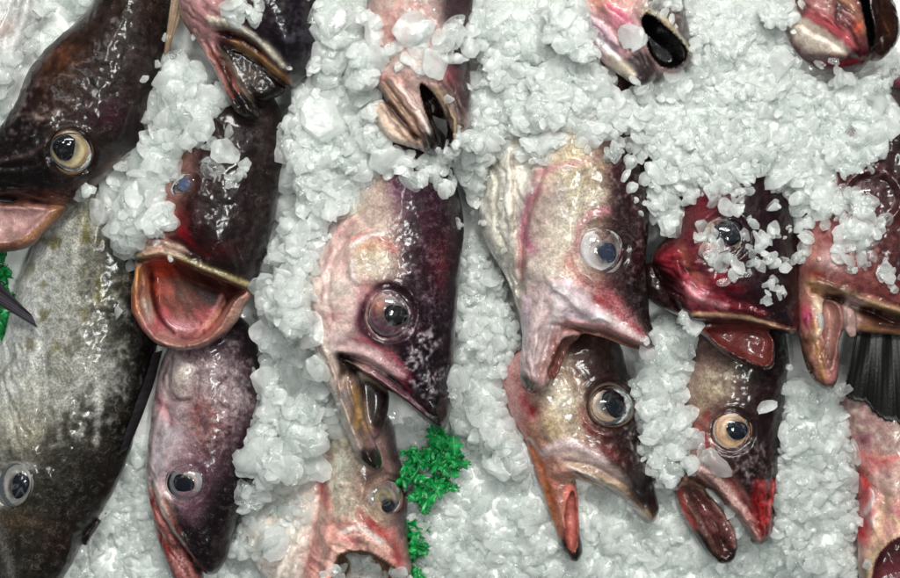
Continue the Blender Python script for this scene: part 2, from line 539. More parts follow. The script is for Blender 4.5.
    def mottle(s, c, scale, lo, hi, a, pts=None, seed=0, soft=10):
        w = a * sstep(lo, hi, fbm(s.gx, s.gy, scale, 3, s.seed + 60 + seed))
        if pts is not None: w = w * sstep(soft, -soft, s.sd(pts, True, True, 0.6))
        s._mix(w, c)
    # --- surface height before the mesh is made (for eyes and fins)
    def top(s, x, y):
        i = int(np.clip(round((x - s.x[0]) / s.res), 0, len(s.x) - 1)); j = int(np.clip(round((y - s.y[0]) / s.res), 0, len(s.y) - 1))
        k = np.where(s.f[i, j] < 0)[0]
        return s.z[k[-1]] if len(k) else float('nan')
    def seat(s, x, y, sink=8.0, d=14):
        z = s.top(x, y)
        tx = (s.top(x + d, y) - s.top(x - d, y)) / (2 * d); ty = (s.top(x, y + d) - s.top(x, y - d)) / (2 * d)
        fx = lambda t: 0.0 if t != t else float(np.clip(t, -0.55, 0.55))
        return z - sink, (fx(tx) * 0.85, fx(ty) * 0.85)
    def eyes(s, x, y, r, iris, pup, rp, sink=8.0, **kw):
        z, t = s.seat(x, y, sink * .75)
        return s.eye(x, y, r, z, iris, pup, rp, tilt=t, **kw)
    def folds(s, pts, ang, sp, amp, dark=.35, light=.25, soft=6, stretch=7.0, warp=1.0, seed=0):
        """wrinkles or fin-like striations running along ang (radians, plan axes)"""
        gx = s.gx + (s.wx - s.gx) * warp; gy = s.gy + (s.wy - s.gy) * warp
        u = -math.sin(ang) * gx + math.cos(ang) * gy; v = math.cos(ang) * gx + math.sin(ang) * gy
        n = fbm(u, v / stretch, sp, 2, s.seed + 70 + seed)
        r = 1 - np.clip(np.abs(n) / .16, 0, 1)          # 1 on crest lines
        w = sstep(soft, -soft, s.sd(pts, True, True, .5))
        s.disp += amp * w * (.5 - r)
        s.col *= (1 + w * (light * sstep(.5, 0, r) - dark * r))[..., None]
    def web(s, pts, c, scale, width, a, soft=8, seed=0):
        """thin broken net of pale slime or veins"""
        n = fbm(s.wx, s.wy, scale, 3, s.seed + 80 + seed)
        l = np.exp(-(n / width) ** 2) * sstep(-.12, .1, fbm(s.gx, s.gy, scale * 2.2, 2, s.seed + 85 + seed))
        s._mix(.42 * a * l * sstep(soft, -soft, s.sd(pts, True, True, .6)), c)
        s.disp += .8 * a * l * sstep(soft, -soft, s.sd(pts, True, True, .6))
    def build(s, floor=None):
        if s.seed in DETAIL: DETAIL[s.seed](s)
        f = s.f
        # relief acts on the upper side only
        fz = sstep(-12, 6, s.z)[None, None, :]
        f = f - (s.disp[:, :, None] * fz).astype(np.float32)
        if floor is not None: f = np.maximum(f, floor - s.z[None, None, :])
        f[0], f[-1] = 9, 9; f[:, 0], f[:, -1] = 9, 9; f[:, :, 0], f[:, :, -1] = 9, 9
        P, Q = surface_nets(f)
        Q = Q[:, ::-1]                       # plan y runs down the picture: mirrored
        ij = P[:, :2]
        i0 = np.clip(ij.astype(int), 0, np.array(s.gx.shape) - 2); u = ij - i0
        def samp(A):
            w = [(1 - u[:, 0]) * (1 - u[:, 1]), u[:, 0] * (1 - u[:, 1]), (1 - u[:, 0]) * u[:, 1], u[:, 0] * u[:, 1]]
            v = [A[i0[:, 0], i0[:, 1]], A[i0[:, 0] + 1, i0[:, 1]], A[i0[:, 0], i0[:, 1] + 1], A[i0[:, 0] + 1, i0[:, 1] + 1]]
            if A.ndim == 3: w = [q[:, None] for q in w]
            return sum(a * b for a, b in zip(w, v))
        col = samp(s.col); spk = samp(s.spk)
        pi = np.clip(np.round(P).astype(int), 0, np.array(f.shape) - 1)
        for g, c, rim in s.cuts:
            gv = g[pi[:, 0], pi[:, 1], pi[:, 2]]
            wgt = sstep(rim, rim * 0.3, gv)
            col += (c - col) * wgt[:, None]; spk *= (1 - wgt)
        px = s.x[0] + P[:, 0] * s.res; py = s.y[0] + P[:, 1] * s.res; pz = s.z[0] + P[:, 2] * s.res
        V = W(px, py, pz + s.z0, s.z0)
        s.zm = s.z0
        root = bpy.data.objects.new(s.name, None)
        rl = W(*s.root_xy, s.z0 + pz.min(), s.z0)
        root.location = rl; root.empty_display_size = 0.02
        C.objects.link(root)
        tag(root, s.label, 'fish', s.group)
        s.root, s.rl = root, rl
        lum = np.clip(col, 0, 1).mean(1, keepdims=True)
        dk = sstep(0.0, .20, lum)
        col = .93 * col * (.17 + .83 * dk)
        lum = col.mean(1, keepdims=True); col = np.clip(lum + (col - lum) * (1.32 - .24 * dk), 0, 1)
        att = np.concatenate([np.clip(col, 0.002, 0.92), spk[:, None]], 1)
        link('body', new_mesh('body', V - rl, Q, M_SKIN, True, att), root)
        stamp(V)
        return root
    # --- parts put on afterwards
    def dome(s, name, x, y, z, rx, ry, h, mat, colfn, parent, rot=0.0, nr=16, na=40, tilt=(0, 0), skirt=0.35, wob=0.05):
        """a shallow lens-shaped cap, z is the height of its rim in fish space"""
        V, col = [], []
        ph = random.random() * 9
        rings = [(i / nr, 0.0) for i in range(nr + 1)]
        for i, (q, _) in enumerate(rings):
            for a in range(na):
                th = 2 * math.pi * a / na
                w = 1 + wob * math.sin(2 * th + ph) + wob * 0.6 * math.sin(3 * th + ph * 2)
                u, v = rx * q * math.cos(th) * w, ry * q * math.sin(th) * w
                zz = h * math.sqrt(max(0, 1 - q * q * 0.999))
                V.append((u, v, zz)); col.append(colfn(q, th))
        for a in range(na):                          # a skirt closes it below
            th = 2 * math.pi * a / na
            V.append((rx * 0.8 * math.cos(th), ry * 0.8 * math.sin(th), -h * skirt)); col.append(colfn(1.0, th))
        V = np.array(V); col = np.array(col)
        cr, sr = math.cos(rot), math.sin(rot)
        X = V[:, 0] * cr - V[:, 1] * sr; Y = V[:, 0] * sr + V[:, 1] * cr
        Z = V[:, 2] + X * tilt[0] + Y * tilt[1]
        Wv = W(x + X, y + Y, z + Z + s.z0, s.zm) - s.rl
        F = []
        n = nr + 2
        for i in range(n - 1):
            for a in range(na):
                b = (a + 1) % na
                F.append((i * na + a, (i + 1) * na + a, (i + 1) * na + b, i * na + b)[::-1] if True else 0)
        o = link(name, new_mesh(name, Wv, np.array(F)[:, ::-1], mat, True, np.concatenate([np.clip(col, 0.001, 0.95), np.ones((len(col), 1))], 1)), parent)
        return o
    def eye(s, x, y, r, z, iris, pup, rp, ring=None, dx=0, dy=0, ry=None, rpy=None, rot=0.0, tilt=(0, 0), h=0.5, inner=None, cornea=True, sector=None):
        """iris: outer to inner colours; pup: pupil colour"""
        ry = ry or r; rpy = rpy or rp
        ci = [lin(c) * GAIN for c in iris]
        def cf(q, th):
            t = np.clip(q + (0.05 * math.sin(th + s.seed) + 0.025 * math.sin(3 * th)) * (q < .97), 0, 1)
            k = (1 - t) * (len(ci) - 1) if len(ci) > 1 else 0
            i = int(min(k, len(ci) - 2)) if len(ci) > 1 else 0
            c = ci[i] + (ci[min(i + 1, len(ci) - 1)] - ci[i]) * (k - i)
            if sector:
                da = (th - sector[0] + math.pi) % (2 * math.pi) - math.pi
                k2 = math.exp(-(da / sector[2]) ** 2) * sector[3] * min(1, q * 2) * (q < .93)
                c = c + (lin(sector[1]) - c) * k2
            wv = (1 + .20 * math.sin(q * 20 + 2.5 * math.sin(th + s.seed) + s.seed)) * 1 + 0.10 * math.sin(th * 2 + s.seed) + 0.08 * math.sin(5 * th + s.seed * 2)
            px_, py_ = q * r * math.cos(th) - dx, q * ry * math.sin(th) - dy
            dp = math.hypot(px_ / rp, py_ / rpy)
            c = c * (1 - .75 * math.exp(-(max(dp - .9, 0) / .22) ** 2))
            # a thin dark seam round the pupil and at the rim
            return c * wv * (1 - .35 * math.exp(-((q - .97) / .08) ** 2)) * (1 - .35 * math.exp(-((q - .62) / .05) ** 2)) * .86
        e = s.dome('eye', x, y, z, r, ry, r * h * .5, M_EYE, cf, s.root, rot, tilt=tilt)
        cp = lin(pup) * GAIN * .7
        zt = z + r * h * .5 * math.sqrt(max(0.0, 1 - (math.hypot(dx, dy) / r) ** 2)) + dx * tilt[0] + dy * tilt[1]
        s.dome('pupil', x + dx, y + dy, zt - r * h * 0.07, rp, rpy, rp * 0.14, M_PUPIL, lambda q, th: cp, e, rot, nr=5, na=24, tilt=tilt, wob=0.09)
        if cornea:
            s.dome('cornea', x, y, z + 0.3, r * .93, ry * .93, r * h * .95 + 0.8, M_CORNEA, lambda q, th: cp, e, rot, tilt=tilt, wob=0.03)
        return e
    def socket(s, x, y, r, ry=None, rim=2.5, deep=3.0, w=3.0):
        """call before build: raised rim and a shallow seat for the eye"""
        ry = ry or r
        q = np.sqrt(((s.gx - x) / r) ** 2 + ((s.gy - y) / ry) ** 2)
        d = (q - 1) * min(r, ry)
        s.disp += 0.35 * rim * np.exp(-((d - 2.5) / w) ** 2) - .7 * deep * sstep(2, -4, d)
    def fin(s, name, root_pts, tip_pts, z_root, z_tip, col_root, col_tip, rays=14, thick=2.2, curl=0.0, amp=1.4, nu=16):
        """a fin membrane with raised rays between a root line and a tip line"""
        A = spline(root_pts, False, 6); B = spline(tip_pts, False, 6)
        nv = rays * 4 + 1
        def res(P):
            t = np.linspace(0, 1, nv); L = np.r_[0, np.cumsum(np.hypot(*np.diff(P[:, :2], axis=0).T))]; L /= L[-1]
            return np.stack([np.interp(t, L, P[:, 0]), np.interp(t, L, P[:, 1])], 1)
        A, B = res(A), res(B)
        V, col = [], []
        ca, cb_ = lin(col_root) * GAIN, lin(col_tip) * GAIN
        jr = np.random.default_rng(s.seed + rays); kn = jr.normal(size=nv // 5 + 3); jit = np.interp(np.arange(nv), np.arange(len(kn)) * 5, kn)
        for sidez in (1, -1):
            for i in range(nu + 1):
                u = i / nu
                for j in range(nv):
                    p = A[j] + (B[j] - A[j]) * u
                    jag = 0.0
                    p = p + (B[j] - A[j]) * u * (0.012 * math.cos(j * math.pi / 2) + .035 * jit[j])
                    zz = z_root + (z_tip - z_root) * u + curl * math.sin(math.pi * u)
                    zz += amp * math.cos(j * math.pi / 2) * (0.4 + 0.6 * u) if sidez > 0 else 0
                    zz += 1.2 * math.sin(j * 0.31 + u * 3) + .8 * jit[j] * u
                    V.append((p[0], p[1], zz + sidez * thick * 0.5 * (1 - 0.5 * u)))
                    ray = 0.5 + 0.5 * math.cos(j * math.pi / 2)
                    c = ca + (cb_ - ca) * u
                    col.append(c * (0.85 + 0.25 * ray + .15 * jit[j]))
        V = np.array(V); F = []
        N = (nu + 1) * nv
        for i in range(nu):
            for j in range(nv - 1):
                a = i * nv + j
                F.append((a, a + 1, a + nv + 1, a + nv)); F.append((N + a, N + a + nv, N + a + nv + 1, N + a + 1))
        rim = [(i * nv) for i in range(nu + 1)] + [nu * nv + j for j in range(1, nv)] + [i * nv + nv - 1 for i in range(nu - 1, -1, -1)]
        for a, b in zip(rim[:-1], rim[1:]): F.append((a, a + 0, N + a, N + b)[0:1] + (N + a, N + b, b)[0:3])
        Wv = W(V[:, 0], V[:, 1], V[:, 2] + s.z0, s.zm)
        o = link(name, new_mesh(name, Wv - s.rl, np.array(F), M_FIN, True, np.concatenate([np.clip(col, 0.002, 0.9), np.ones((len(col), 1))], 1)), s.root)
        stamp(Wv)
        return o
# ------------------------------------------------------------------ finer folds, veins, membranes and painted wet highlights of each fish
def detail(seed):
    def deco(fn): DETAIL[seed] = fn; return fn
    return deco
WHT = (236, 228, 226)  # white membrane strokes, with wet highlights painted into the skin colour
@detail(9)
def _(f):
    f.folds([(474,150),(500,90),(526,150),(523,250),(518,302),(488,245)], 1.45, 7, 2.2, .30, .12)
    f.spot(548, 204, 20, 26, (166,158,148), .6, brk=.4); f.spot(588, 198, 12, 9, (214,206,188), .8, brk=.4); f.spot(560, 238, 12, 18, (220,212,194), .7, brk=.4); f.spot(552, 262, 14, 14, (224,210,196), .6)
    f.line([(534,184),(525,204),(523,226),(531,252)], (164,104,122), 5, .75, brk=.5); f.line([(534,176),(552,171),(574,166),(590,160)], (186,136,138), 5, .6, brk=.5)
    f.line([(524,262),(521,280)], (130,66,66), 3, .6); f.line([(572,252),(574,232),(586,218),(602,214)], (186,122,132), 4, .65); f.spot(562, 262, 6, 10, (204,120,112), .6, brk=.4)
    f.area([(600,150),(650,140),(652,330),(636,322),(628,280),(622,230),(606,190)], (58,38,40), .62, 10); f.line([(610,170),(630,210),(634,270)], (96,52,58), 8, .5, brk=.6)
    f.web([(602,160),(646,160),(648,320),(612,300),(626,250)], (206,194,190), 9, .035, .65)
    f.area([(545,282),(522,302),(518,350),(530,380),(548,350),(556,326),(600,326),(640,342),(606,312),(575,286)], (216,196,196), .75, 5, spk=0)
    f.area([(549,283),(575,290),(604,320),(566,322),(552,304)], (226,208,214), .85, 4); f.ridge([(550,290),(562,296),(580,312)], 2.2, 2); f.ridge([(552,324),(580,328),(612,338),(646,352)], 2.2, -3)
    f.line([(549,286),(560,289),(573,300),(580,308)], WHT, 1.8, .9, .2); f.line([(588,319),(596,316),(605,321)], WHT, 1.8, .8, .2); f.line([(556,294),(552,312),(548,326)], WHT, 3, .8, .3)
    f.line([(563,320),(598,325),(628,338),(646,348)], (222,150,150), 2.2, .8, .2); f.line([(560,327),(590,331),(620,341),(642,351)], (120,78,68), 2.5, .85, .2); f.line([(576,332),(600,336),(626,346)], (176,126,112), 2, .7, .2)
    f.line([(590,297),(612,311),(642,336)], (158,72,84), 3, .7, brk=.4); f.spot(596, 300, 9, 7, (170,78,76), .7); f.area([(612,288),(650,296),(654,338),(636,330)], (60,50,52), .65, 7)
    f.web([(606,290),(640,292),(650,336),(622,318)], (210,190,190), 7, .04, .7)
    f.line([(527,300),(523,330),(523,350)], (200,182,194), 4, .7); f.line([(518,300),(520,340),(517,372)], (110,84,80), 2, .7, .2); f.folds([(526,330),(548,326),(566,346),(554,384),(524,390)], 1.75, 5, 1.6, .35, .15)
    f.line([(552,340),(556,356),(550,372)], (120,56,54), 3, .7, .3); f.spot(530, 385, 8, 9, (84,84,74), .8); f.spot(546, 372, 6, 10, (196,158,150), .7); f.line([(524,376),(530,392),(542,392)], (54,48,44), 3, .8, .2)
@detail(7)
def _(f):
    ring(f, 391, 313, 27, 29, (66,26,42), 5, .8)
    f.line([(332,250),(326,282),(325,302)], (190,66,92), 2.5, .8, .5, .4); f.spot(346, 232, 14, 10, (220,150,150), .7, -.5, brk=.4); f.spot(350, 208, 12, 10, (206,196,158), .6)
    f.spot(372, 247, 12, 6, (204,158,132), .8, -.3); f.spot(384, 264, 13, 9, (218,208,198), .85, brk=.3); f.spot(350, 266, 8, 12, (214,158,150), .7); f.line([(354,248),(366,239),(386,234)], WHT, 2, .85, .2); f.line([(356,262),(355,276),(362,284)], WHT, 2.4, .8, .3)
    f.spot(320, 290, 10, 30, (214,190,180), .6); f.spot(368, 290, 10, 12, (206,150,150), .6, brk=.5); f.spot(344, 285, 12, 10, (226,214,206), .6)
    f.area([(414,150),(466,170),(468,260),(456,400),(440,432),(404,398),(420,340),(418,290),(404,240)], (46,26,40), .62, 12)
    f.spot(406, 190, 18, 16, (104,58,86), .7, brk=.5); f.spot(442, 262, 14, 26, (116,54,58), .7, brk=.4); f.spot(428, 220, 12, 24, (96,44,60), .6, brk=.4); f.area([(452,190),(466,200),(458,330),(446,330)], (56,36,54), .6, 6)
    f.web([(402,236),(436,250),(434,320),(418,312),(408,270)], (200,182,190), 6, .05, .6); f.web([(404,180),(450,190),(452,300),(420,230)], (130,100,120), 5, .05, .45, seed=2)
    f.web([(396,336),(424,318),(440,350),(440,400),(414,380)], (226,214,220), 6, .06, 1.3, seed=4); f.line([(384,354),(396,370),(410,388)], (158,40,72), 3, .75, .4, .3)
    f.line([(350,350),(366,354),(386,372)], (214,186,184), 4, .7, .3); f.area([(338,354),(352,356),(360,372),(346,378),(338,372)], (58,42,36), .8, 4)
    f.line([(362,376),(384,391),(412,414),(436,430)], (174,148,128), 1.8, .8, .2); f.line([(358,370),(386,386),(418,412)], (70,46,44), 2, .8, .2); f.line([(372,366),(400,386),(428,412)], (130,90,98), 2.2, .7, .3)
    f.area([(364,380),(384,390),(394,408),(388,434),(376,442),(366,410)], (46,28,26), .92, 4); f.spot(346, 396, 7, 12, (156,148,150), .7); f.line([(354,386),(358,404),(358,424)], (170,132,84), 3, .8, .3); f.line([(345,378),(342,400),(350,424)], (190,168,150), 2, .7)  # first area paints the shaded gap between the jaws as dark colour
    f.spot(374, 440, 6, 9, (160,116,126), .8); f.area([(358,448),(384,452),(384,474),(364,474)], (30,28,28), .75, 5); f.line([(306,300),(318,350),(336,400),(354,446)], (214,204,196), 3.5, .8, .2); f.line([(314,306),(326,350),(342,392)], (150,120,116), 2, .6)
    f.spot(332, 327, 3, 3, (180,30,40), .9, warp=0); f.spot(315, 341, 3, 4, (150,20,30), .9, warp=0); f.spot(347, 300, 3, 2, (176,60,70), .8, warp=0)
    f.folds([(300,300),(318,250),(336,280),(330,340),(350,400),(344,430),(322,380)], 1.2, 6, 1.4, .28, .14); f.area([(430,392),(452,392),(450,424),(440,432),(428,420)], (26,20,26), .6, 6); f.area([(310,250),(345,226),(356,250),(350,330),(330,350),(312,330)], (222,206,200), .45, 10); f.area([(330,334),(352,342),(384,356),(404,376),(380,366),(350,356)], (206,172,172), .7, 4, spk=0)
def ring(f, x, y, rx, ry, c, w, a):
    f.line([(x + rx * math.cos(t), y + ry * math.sin(t)) for t in np.linspace(0, 6.283, 13)[:-1]], c, w, a, .5, closed=True)
@detail(10)
def _(f):
    f.spot(546, 418, 16, 20, (176,150,108), .55, brk=.6); f.spot(560, 396, 14, 12, (216,208,190), .7, brk=.4); f.spot(529, 408, 7, 8, (146,42,52), .75, brk=.3); f.spot(523, 430, 5, 8, (206,120,118), .7)
    f.web([(580,424),(612,434),(638,424),(648,474),(618,458),(590,446)], (216,206,202), 8, .05, .8); f.web([(618,376),(640,400),(650,470),(636,450)], (196,186,184), 6, .05, .6, seed=2); f.line([(578,404),(584,424),(604,432)], (120,44,50), 4, .6, brk=.5)
    f.line([(541,452),(550,445),(562,438),(577,443),(596,456)], (226,206,208), 4, .85, .2); f.area([(545,448),(566,440),(600,456),(628,482),(596,472),(566,462)], (214,190,186), .7, 4, spk=0); f.area([(555,462),(577,459),(610,478),(642,510),(652,519),(622,506),(582,486),(558,476)], (204,178,154), .8, 3, spk=0)  # first stroke paints the maxilla highlight into the colour
    f.line([(565,463),(590,474),(616,492),(642,514)], WHT, 1.5, .8, .2); f.line([(574,470),(606,486),(632,508)], (104,80,64), 1.8, .8, .2); f.line([(580,462),(610,476),(640,502)], (122,92,76), 2, .6, .2); f.spot(561, 468, 9, 7, (216,150,140), .8); f.spot(619, 491, 3, 3, (214,200,180), .8, warp=0)
    f.area([(598,448),(630,476),(656,504),(657,516),(640,504),(612,470)], (58,52,54), .75, 4); f.folds([(556,462),(580,458),(650,518),(620,506)], .6, 4, 1.2, .35, .15, 4)
    f.line([(536,452),(546,486),(560,526)], (150,92,58), 4, .7, .5, .3); f.web([(528,440),(560,460),(566,530),(548,510)], (170,40,40), 7, .05, .7, seed=6); f.area([(563,488),(575,486),(578,516),(571,532),(565,515)], (214,124,112), .8, 3); f.spot(571, 512, 2.5, 8, (120,40,36), .6); f.area([(564,534),(580,530),(584,552),(574,562)], (36,32,30), .8, 5)
@detail(3)
def _(f):
    hole = [(148,266),(148,296),(154,317),(167,333),(187,341),(207,333),(221,314),(232,298),(243,288),(206,274),(176,262)]
    f.area(hole, (118,64,56), 1, 2, .1); f.spot(160, 278, 12, 24, (186,74,56), .8); f.spot(182, 292, 18, 20, (118,82,68), .75, .3, brk=.3); f.area([(192,268),(236,288),(222,300),(206,310),(196,290)], (62,36,34), .7, 9)  # mouth interior darkened in colour, painted shade to make it look deeper
    f.spot(176, 326, 18, 9, (206,152,158), .85, .1); f.spot(206, 318, 12, 14, (190,96,98), .7, -.7); f.spot(160, 318, 8, 12, (190,84,98), .7); f.folds(hole, 1.05, 7, 1.2, .3, .12, 6); f.line([(218,296),(206,320),(194,336)], (214,150,146), 2, .6, .3)
    f.line([(150,272),(151,298),(158,318),(172,334)], (70,46,44), 1.8, .75, .1); f.line([(146,300),(149,312),(152,322)], (214,206,196), 2, .8, .1, .4); f.line([(222,302),(214,316),(204,328)], (214,170,140), 1.8, .7, .1, .5)
    f.folds([(133,280),(146,270),(150,310),(170,340),(206,342),(232,312),(246,292),(248,312),(226,336),(184,352),(146,334)], 1.2, 5, .9, .2, .1, 3); f.line([(150,256),(170,253),(186,258)], (210,186,160), 2, .7, .2); f.spot(175, 259, 3, 3, (226,222,206), .8, warp=0)
    f.web([(206,120),(280,120),(270,240),(220,220)], (150,138,138), 7, .03, .4); f.line([(196,210),(202,236),(206,250)], (30,20,24), 4, .6, brk=.4); f.line([(188,234),(200,246),(212,256)], (150,40,52), 3, .6, brk=.4); f.folds([(142,244),(170,238),(200,256),(176,258),(142,258)], .25, 4, 1.2, .35, .12, 3)
@detail(13)
def _(f):
    f.folds([(806,278),(842,288),(900,304),(930,322),(880,320),(840,304),(810,294)], .33, 5, 1.6, .4, .18, 3); f.spot(817, 306, 5, 9, (220,200,180), .85, .2); f.spot(805, 316, 5, 9, (172,80,112), .85); f.line([(812,296),(818,318),(812,334)], (206,184,160), 3, .8, .3)
    f.folds([(796,320),(816,316),(830,360),(824,388),(804,368)], 1.3, 5, 1.2, .4, .15, 3); f.spot(804, 350, 5, 16, (110,74,54), .7); f.spot(823, 332, 4, 12, (190,160,168), .8); f.spot(832, 346, 5, 12, (186,110,104), .7); f.area([(864,308),(900,318),(900,330),(868,322)], (84,44,40), .7, 4); f.line([(858,326),(890,332),(930,340)], (156,116,84), 2.5, .8, .2)
    f.spot(848, 318, 9, 16, (166,138,132), .8); f.line([(844,304),(842,318),(846,332)], (196,180,174), 1.8, .5, .2); f.web([(800,230),(880,240),(900,290),(830,280)], (120,36,44), 9, .05, .6); f.web([(810,160),(890,160),(900,250),(840,250)], (206,180,176), 8, .04, .5, seed=3); f.spot(812, 276, 8, 5, (150,60,40), .7)
@detail(14)
def _(f):
    f.area([(840,392),(900,376),(930,440),(870,452),(850,440)], (146,122,120), .7, 8); f.mottle((196,186,170), 5, .05, .2, .6, [(845,395),(900,380),(900,440),(855,445)]); f.spot(858, 440, 8, 10, (130,76,88), .7, brk=.4); f.spot(876, 455, 10, 6, (220,152,136), .8, .5); f.line([(853,448),(870,458),(890,452)], (186,90,96), 2.5, .7, .3)
    f.spot(860, 482, 4, 14, (196,40,52), .85); f.line([(864,486),(864,500),(860,512)], WHT, 2, .8, .3); f.line([(868,524),(866,516),(872,510)], WHT, 1.8, .7, .3); f.line([(880,488),(874,508),(870,528),(862,552)], (206,178,152), 4, .7, .3); f.spot(893, 505, 9, 7, (164,78,92), .85); f.line([(882,512),(890,520),(902,518)], (224,196,160), 2.5, .8, .2)
    f.folds([(856,470),(880,468),(900,490),(890,530),(866,560),(858,540)], 1.4, 6, 1.4, .3, .15, 4); f.spot(884, 562, 12, 12, (150,70,84), .8); f.spot(880, 574, 7, 5, (190,160,180), .7); f.line([(866,600),(864,566),(870,548),(886,534),(904,522)], (214,188,156), 3, .8, .2); f.line([(872,596),(870,566),(878,550)], (60,30,34), 2.5, .8, .2)
@detail(12)
def _(f):
    f.web([(690,440),(750,436),(770,470),(730,478)], (206,192,194), 8, .045, .7); f.web([(700,340),(780,340),(780,420),(750,410)], (150,130,130), 6, .035, .5, seed=2); f.folds([(674,470),(700,456),(730,478),(756,540),(730,514),(700,492)], .75, 5, 1.5, .4, .2, 3); f.spot(706, 350, 14, 12, (110,86,80), .6, brk=.5)
    f.line([(692,462),(716,478),(740,506)], (222,196,190), 1.8, .7, .3); f.line([(676,480),(704,490),(728,514),(748,540)], (170,146,120), 1.8, .8, .2); f.line([(704,448),(698,430),(704,412)], (150,60,60), 3, .6, brk=.4); f.folds([(678,500),(700,500),(730,540),(728,562),(704,548)], .95, 5, 1.2, .35, .15, 3); f.folds([(748,474),(774,474),(772,530),(754,522)], 1.5, 4, 1.5, .4, .1, 3)
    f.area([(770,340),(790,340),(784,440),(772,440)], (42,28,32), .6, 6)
@detail(11)
def _(f):
    f.web([(740,180),(794,180),(796,320),(750,300)], (130,110,118), 6, .04, .5); f.folds([(656,262),(680,258),(720,296),(792,326),(740,320),(686,318),(664,290)], .45, 6, 1.6, .4, .18, 4); f.line([(684,288),(700,300),(722,306)], (226,170,176), 2.4, .8, .3); f.line([(700,300),(740,312),(790,326)], (96,40,46), 2.5, .7, .3); f.line([(690,314),(726,314),(770,324)], (190,160,130), 1.8, .7, .2)
    f.line([(706,200),(700,190),(706,182)], (170,60,76), 4, .7); f.spot(712, 190, 10, 8, (150,50,66), .7); f.folds([(694,326),(720,340),(770,368),(748,368),(716,350)], .55, 4, 1, .35, .2, 3); f.line([(736,214),(746,236),(744,256)], (40,26,32), 5, .6)
@detail(4)
def _(f):
    f.web([(180,350),(250,340),(256,430),(200,440)], (206,194,196), 7, .05, .6); f.spot(176, 430, 14, 22, (196,184,188), .6, brk=.4); f.line([(168,398),(160,430),(156,470)], (214,196,196), 3, .6, .4); f.folds([(150,470),(170,480),(196,545),(190,580),(160,540)], 1.15, 5, 1.4, .35, .2, 3); f.line([(158,484),(170,512),(188,540)], (222,204,192), 2, .7, .3)
    f.line([(170,496),(176,510),(186,528)], (130,60,56), 2.5, .7, .3); f.spot(206, 410, 8, 18, (122,62,54), .6, brk=.6); f.line([(172,362),(168,380),(180,396),(196,396)], (90,60,66), 2.2, .7, .3); f.line([(178,366),(184,360),(196,364)], WHT, 1.8, .6, .2); f.spot(166, 404, 6, 8, (206,130,136), .6); f.web([(150,420),(176,420),(172,490),(150,490)], (170,50,56), 6, .05, .5, seed=3); f.spot(213, 536, 3, 8, (20,16,20), .8, warp=0)
@detail(2)
def _(f):
    f.web([(60,300),(140,300),(140,420),(70,430)], (214,214,210), 8, .05, .6); f.folds([(-20,350),(40,345),(56,400),(46,440),(-20,450)], 1.2, 8, 1.8, .25, .15); f.spot(40, 420, 10, 20, (150,140,116), .6, brk=.5); f.line([(40,338),(20,360),(6,384)], (110,104,90), 3, .6); f.web([(-10,440),(100,440),(80,560),(0,560)], (130,118,104), 9, .04, .5, seed=2)
    f.line([(96,200),(84,270),(92,330),(108,390),(104,440)], (206,204,196), 3, .35, brk=.5); f.spot(30, 300, 16, 40, (206,208,206), .5); f.spot(30, 460, 16, 4, (206,204,200), .6); f.line([(8,470),(0,484),(10,500)], (190,190,186), 3, .6)
@detail(1)
def _(f):
    f.web([(0,90),(60,70),(110,110),(60,130),(20,170),(-10,170)], (176,160,156), 9, .035, .7); f.web([(60,10),(160,10),(150,90),(80,100)], (120,104,98), 8, .035, .5, seed=2); f.folds([(-40,180),(60,190),(90,196),(64,210),(-40,204)], .1, 5, 1.5, .4, .3, 3); f.line([(6,122),(30,116),(52,122)], (150,136,132), 2, .6, brk=.5); f.line([(0,165),(30,160),(52,150)], (110,92,90), 2, .6, brk=.6); f.line([(20,84),(30,96),(24,110)], (120,104,110), 3, .4)
    f.line([(96,186),(108,172),(124,158)], (150,120,110), 3, .4, brk=.4); f.spot(20, 222, 22, 10, (190,156,152), .6); f.line([(60,208),(44,226),(24,240)], (176,132,96), 4, .7, .3)
@detail(5)
def _(f):
    f.web([(262,0),(320,0),(316,70),(280,50)], (140,132,150), 8, .04, .6); f.folds([(184,0),(220,10),(250,40),(230,60),(206,46)], .8, 6, 1.5, .35, .2, 4); f.folds([(200,40),(224,50),(260,112),(236,112)], 1.05, 5, 1.4, .4, .2, 3); f.line([(238,47),(258,59),(290,85)], (190,150,104), 1.6, .8, .1, .4); f.line([(214,24),(236,29),(258,42)], (196,190,176), 2, .7, .3); f.line([(220,36),(244,42),(262,54)], (60,36,38), 2.2, .8, .2); f.line([(208,48),(220,70),(234,98)], (150,90,82), 2, .7, .3)
@detail(6)
def _(f):
    f.folds([(374,84),(402,80),(430,130),(434,150),(400,144),(376,112)], .95, 5, 1.6, .45, .2, 3); f.folds([(430,84),(466,90),(466,132),(448,146)], 1.15, 5, 1.4, .4, .2, 3); f.web([(366,20),(420,20),(420,80),(374,80)], (200,110,110), 9, .05, .5); f.line([(402,90),(418,112),(430,136)], WHT, 1.8, .7, .2); f.line([(374,104),(384,128),(400,142)], (240,222,206), 2, .7, .2); f.line([(378,92),(394,114),(414,138)], (70,48,42), 1.8, .8, .2)
    f.area([(424,140),(438,136),(444,152),(432,158)], (40,36,36), .7, 4)
